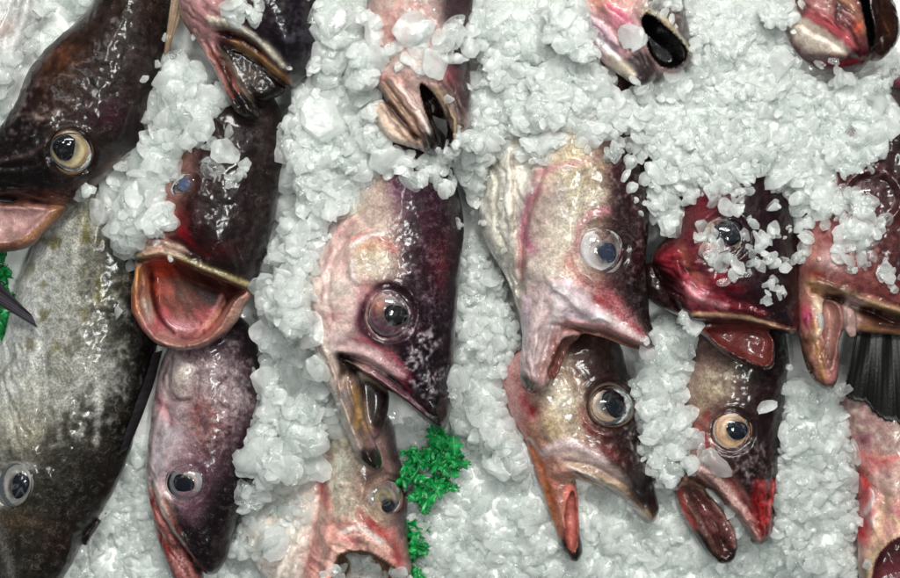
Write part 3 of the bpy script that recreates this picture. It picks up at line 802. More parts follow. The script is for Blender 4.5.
@detail(8)
def _(f):
    f.web([(326,440),(370,430),(372,510),(330,510)], (190,110,106), 8, .05, .5); f.folds([(322,520),(350,512),(406,552),(408,590),(350,548),(310,590)], .6, 6, 1.8, .35, .2, 4); f.line([(344,528),(362,522),(384,536)], WHT, 2, .8, .2); f.line([(370,514),(388,532),(402,556)], (170,64,66), 2.5, .7, .3, .3); f.folds([(244,530),(300,450),(320,470),(306,570),(260,580)], 1.9, 9, 2, .18, .08); f.spot(346, 460, 10, 12, (214,212,200), .6, brk=.4); f.mottle((110,104,96), 5, .14, .24, .5, [(334,440),(370,440),(366,490),(336,490)])
    f.area([(392,430),(408,450),(408,520),(398,500)], (80,64,66), .6, 5); f.line([(366,478),(372,470),(384,466)], (60,44,46), 3, .6)
@detail(15)
def _(f):
    f.folds([(572,14),(600,8),(630,34),(646,70),(620,70),(590,40)], .9, 6, 1.7, .4, .2, 3); f.folds([(644,14),(668,26),(690,56),(676,56),(660,34)], .9, 4, 1.2, .4, .2, 3); f.line([(576,22),(596,44),(616,64)], WHT, 2.5, .7, .3); f.line([(604,12),(620,24),(632,44)], (190,80,116), 3, .7, .4); f.web([(570,-10),(630,-10),(630,20),(580,20)], (206,110,90), 8, .05, .5); f.line([(648,18),(668,31),(684,54)], (186,176,150), 1.8, .7, .2); f.mottle((150,144,130), 4, .05, .2, .5, [(640,-10),(690,-10),(690,40),(668,26)])
@detail(16)
def _(f):
    f.folds([(786,-10),(830,-10),(852,40),(850,62),(820,40)], .85, 6, 1.8, .45, .25, 3); f.folds([(858,-20),(882,-10),(896,30),(880,54),(866,40)], 1.25, 5, 1.5, .5, .25, 3); f.line([(800,20),(822,34),(842,52)], (196,96,104), 2, .8, .3); f.line([(796,34),(816,46),(836,54)], (226,216,206), 3, .6, .3); f.web([(784,-10),(840,-10),(840,24),(800,16)], (190,150,140), 7, .05, .5); f.line([(804,60),(830,66),(858,62)], (130,50,54), 2.5, .6, .3)

# pigment flecks that gather on the cheeks and backs
FLECK = {9: [([(530,150),(600,140),(618,215),(570,215),(560,262),(530,270),(524,210)], (112,98,88), 6, .0, .16, .55), ([(540,160),(600,150),(590,220),(545,240)], (196,180,130), 9, .06, .2, .5)],
         7: [([(340,230),(400,190),(402,270),(360,300),(330,310),(326,270)], (150,116,110), 6, .04, .18, .5), ([(308,280),(340,270),(340,340),(316,340)], (196,130,128), 7, .06, .2, .5)],
         10: [([(530,370),(580,360),(584,420),(560,440),(536,430)], (110,84,60), 5, .0, .16, .65), ([(540,380),(576,380),(570,420),(545,425)], (222,206,160), 6, .08, .2, .6), ([(500,365),(525,360),(536,430),(515,420)], (150,70,80), 7, .06, .2, .5)],
         4: [([(155,360),(250,340),(256,440),(180,460),(150,470)], (92,58,62), 6, .0, .16, .6), ([(190,360),(240,360),(240,420),(195,430)], (206,190,184), 6, .06, .2, .55), ([(150,420),(180,430),(176,500),(150,490)], (206,196,200), 7, .06, .2, .5)],
         2: [([(30,240),(140,200),(140,340),(60,380),(10,360)], (118,116,100), 6, .0, .16, .6), ([(20,300),(110,300),(110,420),(30,430)], (206,206,200), 7, .06, .2, .4), ([(90,250),(160,250),(150,380),(100,380)], (40,40,34), 7, .0, .14, .6)],
         12: [([(690,345),(740,345),(745,400),(700,410)], (96,66,60), 5, .0, .16, .6), ([(700,360),(735,360),(730,395),(700,395)], (206,194,170), 6, .08, .2, .6)],
         8: [([(326,430),(380,420),(380,500),(330,510)], (140,116,100), 5, .0, .16, .6), ([(310,520),(400,520),(400,560),(310,580)], (196,110,108), 6, .04, .2, .5)],
         3: [([(150,170),(210,150),(210,240),(160,240)], (96,60,56), 6, .0, .16, .6), ([(230,130),(285,130),(270,240),(230,230)], (96,80,76), 6, .08, .2, .5)],
         1: [([(30,30),(170,-10),(160,80),(60,110)], (36,28,26), 7, .0, .16, .6), ([(40,50),(150,10),(140,90),(70,100)], (112,92,82), 6, .10, .22, .5)],
         13: [([(800,150),(900,140),(900,280),(800,270)], (80,40,42), 7, .0, .16, .6), ([(800,230),(860,240),(870,280),(805,275)], (176,126,122), 7, .06, .2, .5)],
         14: [([(845,395),(900,380),(900,480),(858,470)], (130,92,92), 6, .0, .16, .6)],
         6: [([(366,10),(440,10),(440,80),(376,84)], (186,120,112), 7, .0, .16, .5)], 5: [([(182,0),(226,0),(226,40),(200,46)], (150,100,104), 6, .0, .16, .5)], 11: [([(660,250),(790,180),(790,320),(690,316)], (60,24,32), 7, .0, .16, .55)]}
def _wrap(k, old):
    def g(f):
        for i, (pts, c, sc_, lo, hi, a) in enumerate(FLECK[k]): f.mottle(c, sc_, lo, hi, a * .7, pts, seed=11 + i)
        if old: old(f)
    return g
for k in FLECK: DETAIL[k] = _wrap(k, DETAIL.get(k))
# ------------------------------------------------------------------ the fish, back row on top
GRP = 'fish laid head down in rows on the ice'
LOW, MID, TOP = 22, 92, 150

def fish_brown_top_left():
    f = Fish('fish', 'dark brown fish with a cream ringed eye, top left, pointing down left', (-70, -40, 190, 262), (-40, 60), 100, 1.6, 1, GRP)
    body = [(120,-60),(99,-5),(79,21),(52,45),(29,72),(14,108),(-4,132),(-30,160),(-50,185),(-40,200),(0,200),(35,204),(66,207),(84,196),(100,180),(120,163),(142,136),(158,95),(170,55),(178,0),(185,-60)]
    f.blob(body, lambda x, y: 2 + 0.05 * (60 - y), 48, 55)
    jaw = [(-60,196),(0,201),(40,203),(64,205),(66,212),(46,231),(31,246),(8,252),(-20,252),(-60,240)]
    f.blob(jaw, 0, 20, 18, 3)
    f.cut([(-60,206),(0,206),(40,208),(52,212),(38,228),(20,240),(-10,242),(-60,236)], 26, 20, 14, (172,138,134), 3, rim=3)
    f.socket(79, 155, 23, 22, 3, 3)
    f.ridge([(-40,190),(0,192),(36,196),(66,203)], 4, 2.5)
    f.ridge([(0,150),(35,142),(60,128)], 4, 2); f.ridge([(10,170),(40,168),(56,160)], 3, -2)
    f.ridge([(95,200),(120,170),(140,120)], 4, -2)
    f.rough(2.2, 16); f.rough(1.2, 7, seed=2)
    f.fill((60,46,42), 0.5)
    f.side([(99,-20),(52,45),(14,108),(-30,160)], [(0,(58,36,44)),(14,(66,42,44)),(40,(78,56,48)),(80,(66,52,48)),(140,(54,44,44))], spk=[(0,.3),(60,.6)])
    f.spot(66, 62, 26, 18, (112,72,52), .85, -.6, brk=.4)
    f.spot(110, 20, 40, 30, (72,62,58), .6, -.8)
    f.spot(112, 116, 22, 14, (84,40,58), .7, -.7); f.spot(140, 60, 18, 26, (74,66,66), .6)
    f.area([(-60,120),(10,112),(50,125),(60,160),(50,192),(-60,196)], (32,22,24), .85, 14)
    f.spot(92, 190, 30, 9, (92,58,54), .8, -.6); f.spot(50, 198, 26, 6, (108,60,54), .8)
    f.line([(-40,199),(0,199),(40,203),(66,207)], (30,20,20), 3, .8)
    f.mottle((130,116,110), 9, .14, .26, .45, [(10,100),(60,80),(100,90),(90,125),(20,160),(0,150)])
    f.area(jaw, (150,104,92), .85, 3); f.line([(64,206),(46,231),(31,247),(0,252)], (120,80,62), 5, .8)
    f.build(-38)
    f.eyes(79, 155, 22, [(92,62,48),(168,140,100),(208,192,150),(226,214,178),(200,190,160)], (16,17,22), 12.5, 4, dx=-5, dy=-4, h=.55)
fish_brown_top_left()

def fish_mottled_left():
    f = Fish('fish', 'large mottled silver and olive fish along the left edge, eye near the bottom corner', (-60, 170, 180, 625), (-36, 62), 26, 1.6, 2, GRP)
    body = [(70,165),(50,215),(34,250),(22,282),(10,320),(0,358),(-14,420),(-24,480),(-16,540),(-4,590),(10,640),(40,630),(63,580),(91,528),(110,500),(124,470),(134,440),(150,380),(160,330),(168,260),(160,190),(120,160)]
    f.blob(body, lambda x, y: 6 - .02 * (y - 380), 50, 72)
    f.socket(26, 480, 21, 25, 2.5, 3)
    f.ridge([(0,372),(30,352),(52,340),(58,400),(50,440)], 5, -3)
    f.plate([(-30,380),(10,360),(45,355),(52,400),(40,440),(-30,450)], 3, 6)
    f.ridge([(60,470),(80,510),(70,560)], 5, 2)
    f.ridge([(112,510),(96,530),(88,545)], 4, 4)
    f.rough(1.6, 18); f.rough(1.0, 7, seed=2)
    f.side([(168,180),(164,300),(150,380),(124,470),(63,580)], [(0,(42,40,37)),(30,(66,64,56)),(58,(104,102,90)),(84,(158,158,150)),(120,(192,194,190)),(200,(198,198,196))], spk=[(0,.9),(60,1),(120,.5)])
    f.area([(-60,440),(40,420),(80,380),(130,400),(150,450),(90,640),(-60,640)], (58,52,44), .8, 24)
    f.spot(30, 400, 30, 22, (186,184,172), .75, brk=.5); f.spot(20, 430, 22, 16, (170,166,150), .6, brk=.5)
    f.spot(100, 370, 24, 26, (150,150,144), .75, .3, brk=.7); f.spot(90, 340, 20, 16, (110,108,96), .6)
    f.mottle((200,200,196), 8, .08, .2, 0.25, [(70,330),(110,320),(125,380),(110,420),(80,400)])
    f.mottle((112,106,64), 14, .10, .20, .85, [(40,210),(110,200),(120,300),(90,350),(40,360),(20,330)])
    f.mottle((70,66,48), 10, .16, .24, .6, [(50,200),(140,200),(140,300),(100,350),(50,360)], seed=3)
    f.spot(10, 560, 14, 40, (96,92,88), .6); f.spot(30, 515, 20, 10, (104,82,58), .55)
    f.spot(64, 536, 16, 20, (78,46,40), .6); f.line([(-6,500),(14,540),(26,600)], (120,116,112), 5, .5)
    f.build(-34)
    f.eyes(26, 480, 20, [(90,86,80),(150,148,142),(176,172,166),(120,116,116),(170,166,160)], (24,28,40), 10, 4.5, dx=5, dy=0, ry=24, rpy=12, h=.5, rot=.25)
    f.fin('pectoral_fin', [(36,306),(44,314),(50,326)], [(-30,240),(-40,262),(-30,282)], 62, 44, (58,54,60), (34,32,38), rays=7, thick=5, amp=1.2)
    f.fin('dorsal_fin', [(165,350),(152,396),(132,446)], [(158,352),(142,400),(124,452)], 20, 34, (22,20,23), (40,38,42), rays=12, thick=6, amp=1.0, nu=6)
fish_mottled_left()

def fish_gaping_mouth():
    f = Fish('fish', 'dark maroon fish with its red mouth gaping wide open towards the camera', (120, 80, 296, 360), (-44, 62), MID, 1.4, 3, GRP)
    head = [(196,90),(240,80),(276,100),(288,150),(279,197),(272,231),(262,262),(252,287),(215,282),(180,272),(146,268),(140,250),(150,215),(160,180),(176,130)]
    f.blob(head, lambda x, y: 2 - .03 * (y - 200), 48, 58)
    jaw = [(141,256),(134,281),(132,307),(141,327),(158,345),(182,350),(206,346),(229,331),(244,308),(253,286),(225,262),(170,252)]
    f.blob(jaw, 2, 26, 20, 4)
    f.cut([(143,266),(141,296),(147,320),(162,339),(187,346),(211,338),(227,319),(238,301),(248,290),(206,275),(176,262)], 34, 54, 16, None, 3)
    f.ridge([(140,258),(158,254),(174,257),(209,271),(253,287)], 4, 4)
    f.socket(190, 187, 15, 13, 3, 2)
    f.ridge([(165,240),(185,246),(205,258)], 4, -2.5); f.ridge([(236,240),(240,262),(244,276)], 3, -2.5)
    f.rough(2.0, 15); f.rough(1.0, 6, seed=2)
    f.side([(288,120),(279,197),(252,287)], [(0,(62,48,48)),(40,(58,42,42)),(75,(66,44,44)),(100,(122,92,86)),(140,(168,136,126))], spk=[(0,.6),(90,.3)])
    f.spot(192, 228, 17, 20, (132,34,44), .85, -.5, brk=.4); f.spot(168, 215, 12, 18, (178,120,106), .8); f.spot(225, 250, 14, 10, (104,44,48), .6)
    f.spot(180, 180, 20, 20, (150,118,110), .7); f.spot(212, 225, 10, 20, (36,26,30), .7, .2)
    f.mottle((140,130,128), 8, .15, .26, 0.20, [(200,110),(280,110),(275,200),(215,180)])
    f.area([(140,266),(253,290),(250,360),(120,360),(126,270)], (186,140,126), .9, 4)
    f.line([(141,262),(158,258),(176,261),(209,275),(252,290)], (56,50,34), 3.2, .95, .1)
    f.line([(141,256),(158,252),(176,255),(209,268),(250,284)], (150,138,98), 3, .9, .1)
    f.area([(141,245),(160,240),(190,250),(180,256),(141,256)], (196,168,152), .8, 4)
    f.line([(140,272),(136,292),(138,312)], (204,148,84), 5, .85); f.line([(134,296),(136,318),(146,330)], (186,52,50), 5, .85)
    f.line([(148,275),(148,300),(156,318)], (226,190,160), 2.5, .8)
    f.line([(244,296),(232,318),(212,338)], (178,130,118), 6, .7); f.line([(246,302),(232,326)], (206,176,160), 4, .5)
    f.line([(146,336),(162,347),(184,351),(206,347),(230,332)], (44,32,32), 4, .85)
    f.build(-40)
    f.eyes(189, 187, 17, [(120,84,76),(150,116,106),(168,146,136),(150,138,134)], (92,106,140), 8.5, 3.5, dx=1, dy=0, ry=11, rpy=6, rot=-.7, h=.35)
fish_gaping_mouth()

def fish_purple_low_left():
    f = Fish('fish', 'purple brown fish lying under the gaping mouth, lilac cheek and pale ringed eye', (136, 315, 275, 612), (-34, 56), LOW, 1.5, 4, GRP)
    body = [(180,310),(172,340),(164,360),(158,385),(151,430),(148,472),(152,505),(160,528),(180,550),(198,566),(210,574),(222,568),(234,538),(247,508),(254,500),(260,446),(263,403),(260,356),(248,322),(215,305)]
    f.blob(body, lambda x, y: 8 - .03 * (y - 440), 42, 50)
    jaw = [(150,490),(152,519),(158,542),(171,576),(184,598),(200,596),(202,572),(190,548),(170,515),(158,490)]
    f.blob(jaw, -6, 18, 12, 3)
    f.socket(191, 478, 22, 22, 3, 3)
    f.bulge(188, 376, 15, 18, 6); f.ridge([(176,362),(174,385),(186,398),(202,394),(204,374)], 3, -3)
    f.ridge([(160,400),(172,410),(176,425)], 4, -2)
    f.ridge([(156,486),(168,520),(192,556)], 3.5, -3); f.ridge([(160,480),(176,514),(200,552)], 3.5, 2.5)
    f.bulge(214, 540, 5, 10, 3); f.ridge([(252,504),(240,520),(236,536)], 4, -4)
    f.rough(1.4, 13); f.rough(.8, 6, seed=2)
    f.side([(252,320),(263,400),(256,480),(222,568)], [(0,(52,36,44)),(24,(74,52,62)),(48,(110,82,92)),(70,(140,112,118)),(92,(178,160,162)),(130,(190,176,176))], spk=[(0,.9),(50,.8),(90,.2)])
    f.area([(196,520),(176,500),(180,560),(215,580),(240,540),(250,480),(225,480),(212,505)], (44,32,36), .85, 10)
    f.spot(222, 390, 30, 28, (184,170,172), .6, brk=.7); f.spot(212, 420, 16, 26, (128,78,70), .6, brk=.7)
    f.mottle((70,34,40), 6, .16, .24, .7, [(190,340),(240,340),(240,440),(195,440)])
    f.spot(188, 374, 14, 16, (206,198,186), .8); f.spot(162, 450, 10, 40, (190,178,186), .7)
    f.line([(160,392),(168,410),(180,420)], (196,120,128), 5, .6)
    f.spot(166, 505, 10, 22, (206,186,172), .75, -.3); f.area(jaw, (150,96,92), .9, 3); f.line([(154,500),(160,535),(170,550)], (150,62,58), 5, .9, brk=.4)
    f.line([(160,545),(174,580),(190,597)], (50,36,38), 5, .8); f.line([(170,515),(188,545),(200,570)], (40,26,30), 3, .8)
    f.mottle((160,40,40), 5, .2, .26, 0.32, [(155,400),(180,400),(170,500),(150,500)], seed=5)
    f.build(-32)
    f.eyes(191, 478, 21, [(60,52,60),(124,132,142),(150,146,150),(206,186,172),(206,188,172),(170,160,150)], (18,22,32), 10, 8, dx=-1, dy=1, h=.55)
fish_purple_low_left()

def fish_top_jaws_left():
    f = Fish('fish', 'fish head with dark purple snout and half open jaws above the gaping fish', (160, -50, 332, 130), (-40, 58), TOP, 1.5, 5, GRP)
    head = [(190,-50),(180,0),(184,20),(196,38),(210,50),(224,44),(240,48),(258,60),(275,75),(292,87),(304,78),(315,61),(321,44),(319,15),(322,-50)]
    f.blob(head, lambda x, y: 6 - .1 * (y - 10), 44, 46)
    f.blob([(204,36),(246,46),(284,84),(272,98),(252,100),(228,78),(212,58)], -8, 12, 12, 3)
    jaw = [(182,10),(194,36),(205,54),(221,80),(230,102),(238,114),(254,120),(261,114),(252,100),(240,82),(230,62),(220,44),(206,26)]
    f.blob(jaw, 2, 22, 14, 4)
    f.ridge([(216,28),(240,34),(264,50),(288,76)], 4, 4); f.ridge([(222,40),(244,48),(266,64),(290,84)], 3, 4)
    f.ridge([(206,40),(222,70),(244,112)], 3, -2.5)
    f.rough(2.2, 13); f.rough(1.2, 6, seed=2)
    f.side([(322,-50),(320,40),(292,87)], [(0,(46,38,48)),(40,(44,34,44)),(70,(70,52,58)),(95,(150,116,114)),(150,(186,152,150))], spk=[(0,.5),(90,.2)])
    f.spot(206, 20, 14, 24, (190,138,140), .7); f.line([(216,27),(240,33),(264,48),(284,68)], (150,146,130), 5, .8, brk=.3)
    f.line([(226,38),(246,44),(268,60)], (92,46,50), 4, .8); f.line([(236,46),(256,58),(274,72),(290,84)], (158,118,82), 4, .9, .2, .3)
    f.area([(222,46),(238,50),(256,62),(276,80),(284,90),(262,116),(252,100),(238,78)], (50,38,36), .95, 3)
    f.spot(250, 76, 9, 12, (104,82,76), .7)
    f.line([(200,40),(216,66),(232,98),(246,116)], (110,88,80), 6, .8); f.line([(216,52),(224,66),(240,92)], (140,84,74), 3, .8); f.line([(222,50),(236,76),(256,108)], (128,116,104), 2.5, .7)
    f.line([(196,36),(212,62),(226,92)], (180,150,146), 3, .6); f.area([(232,98),(250,98),(264,116),(250,124),(236,116)], (56,48,46), .8, 4)
    f.mottle((96,92,106), 9, .12, .24, .5, [(270,10),(320,0),(320,60),(300,80)])
    f.build(-36)
    f.fin('gill_flap', [(176,-20),(184,-10),(188,0)], [(164,56),(167,54),(170,50)], 10, 2, (150,128,110), (128,108,86), rays=4, thick=4, amp=1.0)
fish_top_jaws_left()

def fish_top_pale_jaws():
    f = Fish('fish', 'fish head at the top centre with folded pale pink lips', (352, -50, 486, 162), (-40, 56), TOP, 1.4, 6, GRP)
    head = [(380,-50),(366,20),(364,53),(372,85),(386,100),(420,110),(450,120),(466,112),(471,90),(470,50),(478,0),(470,-50)]
    f.blob(head, lambda x, y: 2 - .08 * (y - 30), 42, 42)
    f.blob([(372,78),(380,100),(372,116),(388,139),(410,147),(434,154),(442,142),(436,122),(420,92),(400,74)], 6, 24, 18, 4)
    f.blob([(424,84),(434,100),(447,121),(444,148),(459,145),(468,128),(471,100),(462,80),(440,70)], 6, 22, 16, 3)
    f.cut([(421,88),(426,112),(434,130),(440,146),(448,148),(452,138),(446,120),(434,98)], 30, 30, 7, (58,42,38), 2)
    f.ridge([(376,88),(392,112),(412,134),(424,146)], 3.2, -4); f.ridge([(392,82),(408,102),(424,128),(434,146)], 5, 4)
    f.ridge([(386,84),(404,112),(422,140)], 2.5, -3); f.ridge([(432,88),(446,106),(456,128),(452,144)], 3, 3); f.ridge([(440,86),(456,106),(462,128)], 2, -3)
    f.rough(1.4, 11); f.rough(.8, 5, seed=2)
    f.fill((178,156,150), .2)
    f.area([(440,-60),(490,-60),(480,100),(450,100),(440,40)], (66,50,58), .9, 12)
    f.spot(384, 50, 20, 30, (198,172,164), .8); f.spot(400, 42, 10, 8, (176,84,84), .5); f.spot(446, 82, 12, 14, (140,74,80), .7)
    f.area([(378,92),(392,86),(412,112),(424,138),(412,146),(392,122)], (138,112,92), .85, 4); f.line([(382,94),(398,116),(416,140)], (92,64,56), 2.5, .8, brk=.5)
    f.line([(376,104),(386,128),(404,142)], (218,192,172), 7, .9); f.line([(400,88),(416,110),(428,132)], (218,182,172), 5, .9)
    f.area([(424,128),(436,124),(444,150),(430,158),(420,148)], (92,84,80), .85, 4)
    f.line([(436,94),(450,114),(458,132),(452,146)], (150,132,104), 4, .85); f.line([(444,90),(462,116),(464,136)], (96,80,74), 4, .8)
    f.spot(446, 128, 6, 12, (110,60,58), .7); f.spot(384,78,14,6,(190,120,110),.6)
    f.build(-36)
fish_top_pale_jaws()

def fish_centre_purple():
    f = Fish('fish', 'fish left of centre with purple back and sharp black snout over green garnish', (286, 120, 476, 482), (-44, 64), MID, 1.4, 7, GRP)
    head = [(390,118),(440,130),(456,180),(464,224),(461,264),(456,321),(453,378),(451,412),(444,430),(434,427),(404,403),(376,380),(346,362),(326,368),(314,338),(302,304),(304,276),(316,252),(330,228),(352,190),(370,150)]
    f.blob(head, lambda x, y: 4 - .03 * (y - 290), 50, 62)
    f.blob([(322,352),(350,356),(384,386),(388,408),(380,434),(368,440),(344,410)], -24, 12, 14, 3)
    jaw = [(306,310),(314,345),(324,380),(334,400),(347,436),(360,461),(374,471),(382,465),(378,448),(366,420),(362,388),(352,366),(336,345),(322,320)]
    f.blob(jaw, 0, 24, 13, 5)
    f.ridge([(366,384),(372,410),(378,436)], 4, -4)
    f.socket(391, 313, 26, 28, 4, 3, 3.5)
    f.ridge([(346,360),(370,372),(404,396),(440,424)], 3, 4); f.ridge([(340,350),(372,356),(404,378),(436,408)], 4, 3); f.ridge([(344,356),(374,364),(406,388)], 2.2, -3.5)
    f.ridge([(350,240),(336,260),(330,290),(334,320)], 3, -3); f.plate([(352,236),(386,236),(396,270),(380,284),(352,276)], 3.5, 5)
    f.ridge([(318,330),(336,375),(360,450)], 3, 2.5); f.ridge([(345,372),(350,392),(364,430)], 3, -3); f.ridge([(412,340),(428,370),(438,400)], 4, 2); f.bulge(428, 380, 5, 8, 2.5)
    f.rough(1.6, 14); f.rough(.9, 6, seed=2)
    f.side([(446,130),(464,224),(456,321),(446,430)], [(0,(58,38,52)),(26,(74,46,62)),(48,(84,54,66)),(62,(128,98,100)),(78,(186,166,154)),(120,(204,188,178)),(190,(212,200,192))], spk=[(0,1),(58,1),(80,.4),(120,.2)])
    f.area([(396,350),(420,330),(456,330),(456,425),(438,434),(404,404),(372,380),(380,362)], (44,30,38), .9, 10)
    f.spot(420, 380, 14, 24, (60,46,56), .6, -.5)
    f.spot(334, 262, 14, 26, (206,146,140), .7, .3, brk=.4); f.spot(344, 300, 18, 14, (214,190,180), .6); f.spot(338, 316, 16, 12, (206,132,134), .7, brk=.5)
    f.spot(376, 256, 20, 18, (208,192,164), .85); f.line([(352,240),(376,236),(396,250)], (188,110,112), 4, .7); f.line([(350,246),(344,270),(352,282)], (196,120,118), 4, .6)
    f.line([(392,284),(366,300),(362,326),(378,344)], (112,56,78), 8, .85); f.line([(396,284),(418,300),(420,324),(404,342)], (64,38,54), 7, .8)
    f.line([(330,330),(352,344),(380,352),(404,372)], (206,176,176), 5, .8); f.line([(352,336),(388,350),(412,376)], (160,70,88), 3.5, .7); f.line([(346,358),(372,370),(402,394),(432,420)], (142,92,96), 2.5, .8)
    f.line([(342,354),(372,364),(404,386)], (40,28,30), 2.5, .8)
    f.area([(336,352),(350,360),(364,388),(368,424),(380,452),(382,470),(366,472),(352,440),(340,400)], (96,74,66), .85, 4)
    f.line([(306,312),(322,372),(340,416),(356,452)], (204,188,178), 6, .9); f.line([(344,368),(348,392),(352,420)], (176,148,130), 3, .7); f.line([(360,390),(364,420),(374,440)], (168,130,88), 3, .6)
    f.line([(350,448),(364,466),(380,468)], (40,34,34), 6, .9); f.spot(374, 440, 5, 10, (128,96,104), .7)
    f.spot(316, 345, 5, 5, (168,40,48), .8); f.spot(330, 318, 6, 4, (190,70,80), .7)
    f.mottle((196,182,188), 5, .10, .2, 0.23, [(404,170),(450,180),(450,300),(424,330),(412,280)])
    f.build(-40)
    f.eyes(391, 313, 24, [(50,26,34),(78,42,56),(92,54,68),(74,42,50),(120,70,56),(150,84,50)], (12,9,12), 11.5, 8, dx=5, dy=1, ry=26, h=.5, sector=(-2.4,(168,96,66),.6,.8))
fish_centre_purple()

def fish_pale_low_centre():
    f = Fish('fish', 'pale pink and silver fish with a sunken eye, left of the green garnish', (236, 405, 420, 625), (-34, 54), LOW, 1.5, 8, GRP)
    body = [(350,405),(330,430),(324,460),(322,490),(317,520),(308,560),(300,600),(330,625),(390,620),(409,580),(408,536),(406,487),(398,450),(388,415)]
    f.blob(body, lambda x, y: 6, 42, 40)
    belly = [(322,430),(300,440),(285,480),(262,505),(246,530),(250,560),(272,585),(310,590),(330,540),(335,470)]
    f.blob(belly, -14, 26, 30, 8)
    f.cut([(332,620),(336,566),(344,548),(366,546),(388,556),(400,572),(404,620)], 40, 44, 14, (128,98,78), 3)
    f.ridge([(328,590),(334,545),(350,532),(372,532),(392,546),(406,566)], 6, 5)
    f.socket(386, 492, 20, 23, 3, 6)
    f.ridge([(364,500),(374,520),(392,534),(402,556)], 3, -2.5); f.ridge([(330,450),(338,500),(334,530)], 4, -2)
    f.rough(1.6, 12); f.rough(.8, 5, seed=2)
    f.side([(388,410),(402,460),(408,540),(408,590)], [(0,(94,76,78)),(14,(128,104,100)),(30,(172,156,136)),(60,(206,196,178)),(90,(214,180,170)),(140,(224,212,200))], spk=[(0,.4),(50,.5),(90,.1)])
    f.spot(342, 470, 14, 30, (196,194,178), .8, brk=.4); f.line([(326,438),(324,480),(330,505)], (208,120,116), 5, .75, brk=.4); f.spot(328, 492, 6, 10, (214,96,100), .7)
    f.area([(320,520),(345,515),(380,520),(406,550),(410,600),(300,610),(306,560)], (214,160,150), .8, 8)
    f.line([(362,508),(376,524),(394,540),(406,570)], (166,84,84), 5, .8, brk=.3); f.line([(338,560),(344,540),(364,530),(388,542)], (226,190,176), 5, .8); f.line([(346,556),(366,548),(388,558),(402,574)], (120,98,70), 3, .8)
    f.line([(314,540),(308,575)], (190,70,72), 5, .6, brk=.5); f.spot(352, 535, 10, 5, (206,110,120), .6)
    f.area([(236,520),(262,500),(290,470),(318,450),(314,520),(300,590),(240,590)], (226,216,206), .8, 8); f.spot(296, 500, 10, 12, (220,150,130), .6)
    f.spot(368, 480, 16, 20, (168,120,110), .6)
    f.build(-32)
    f.eyes(386, 494, 18, [(140,92,84),(130,124,122),(150,136,104),(110,106,106)], (30,32,40), 7, 10, dx=3, dy=8, ry=20, h=.35)
fish_pale_low_centre()

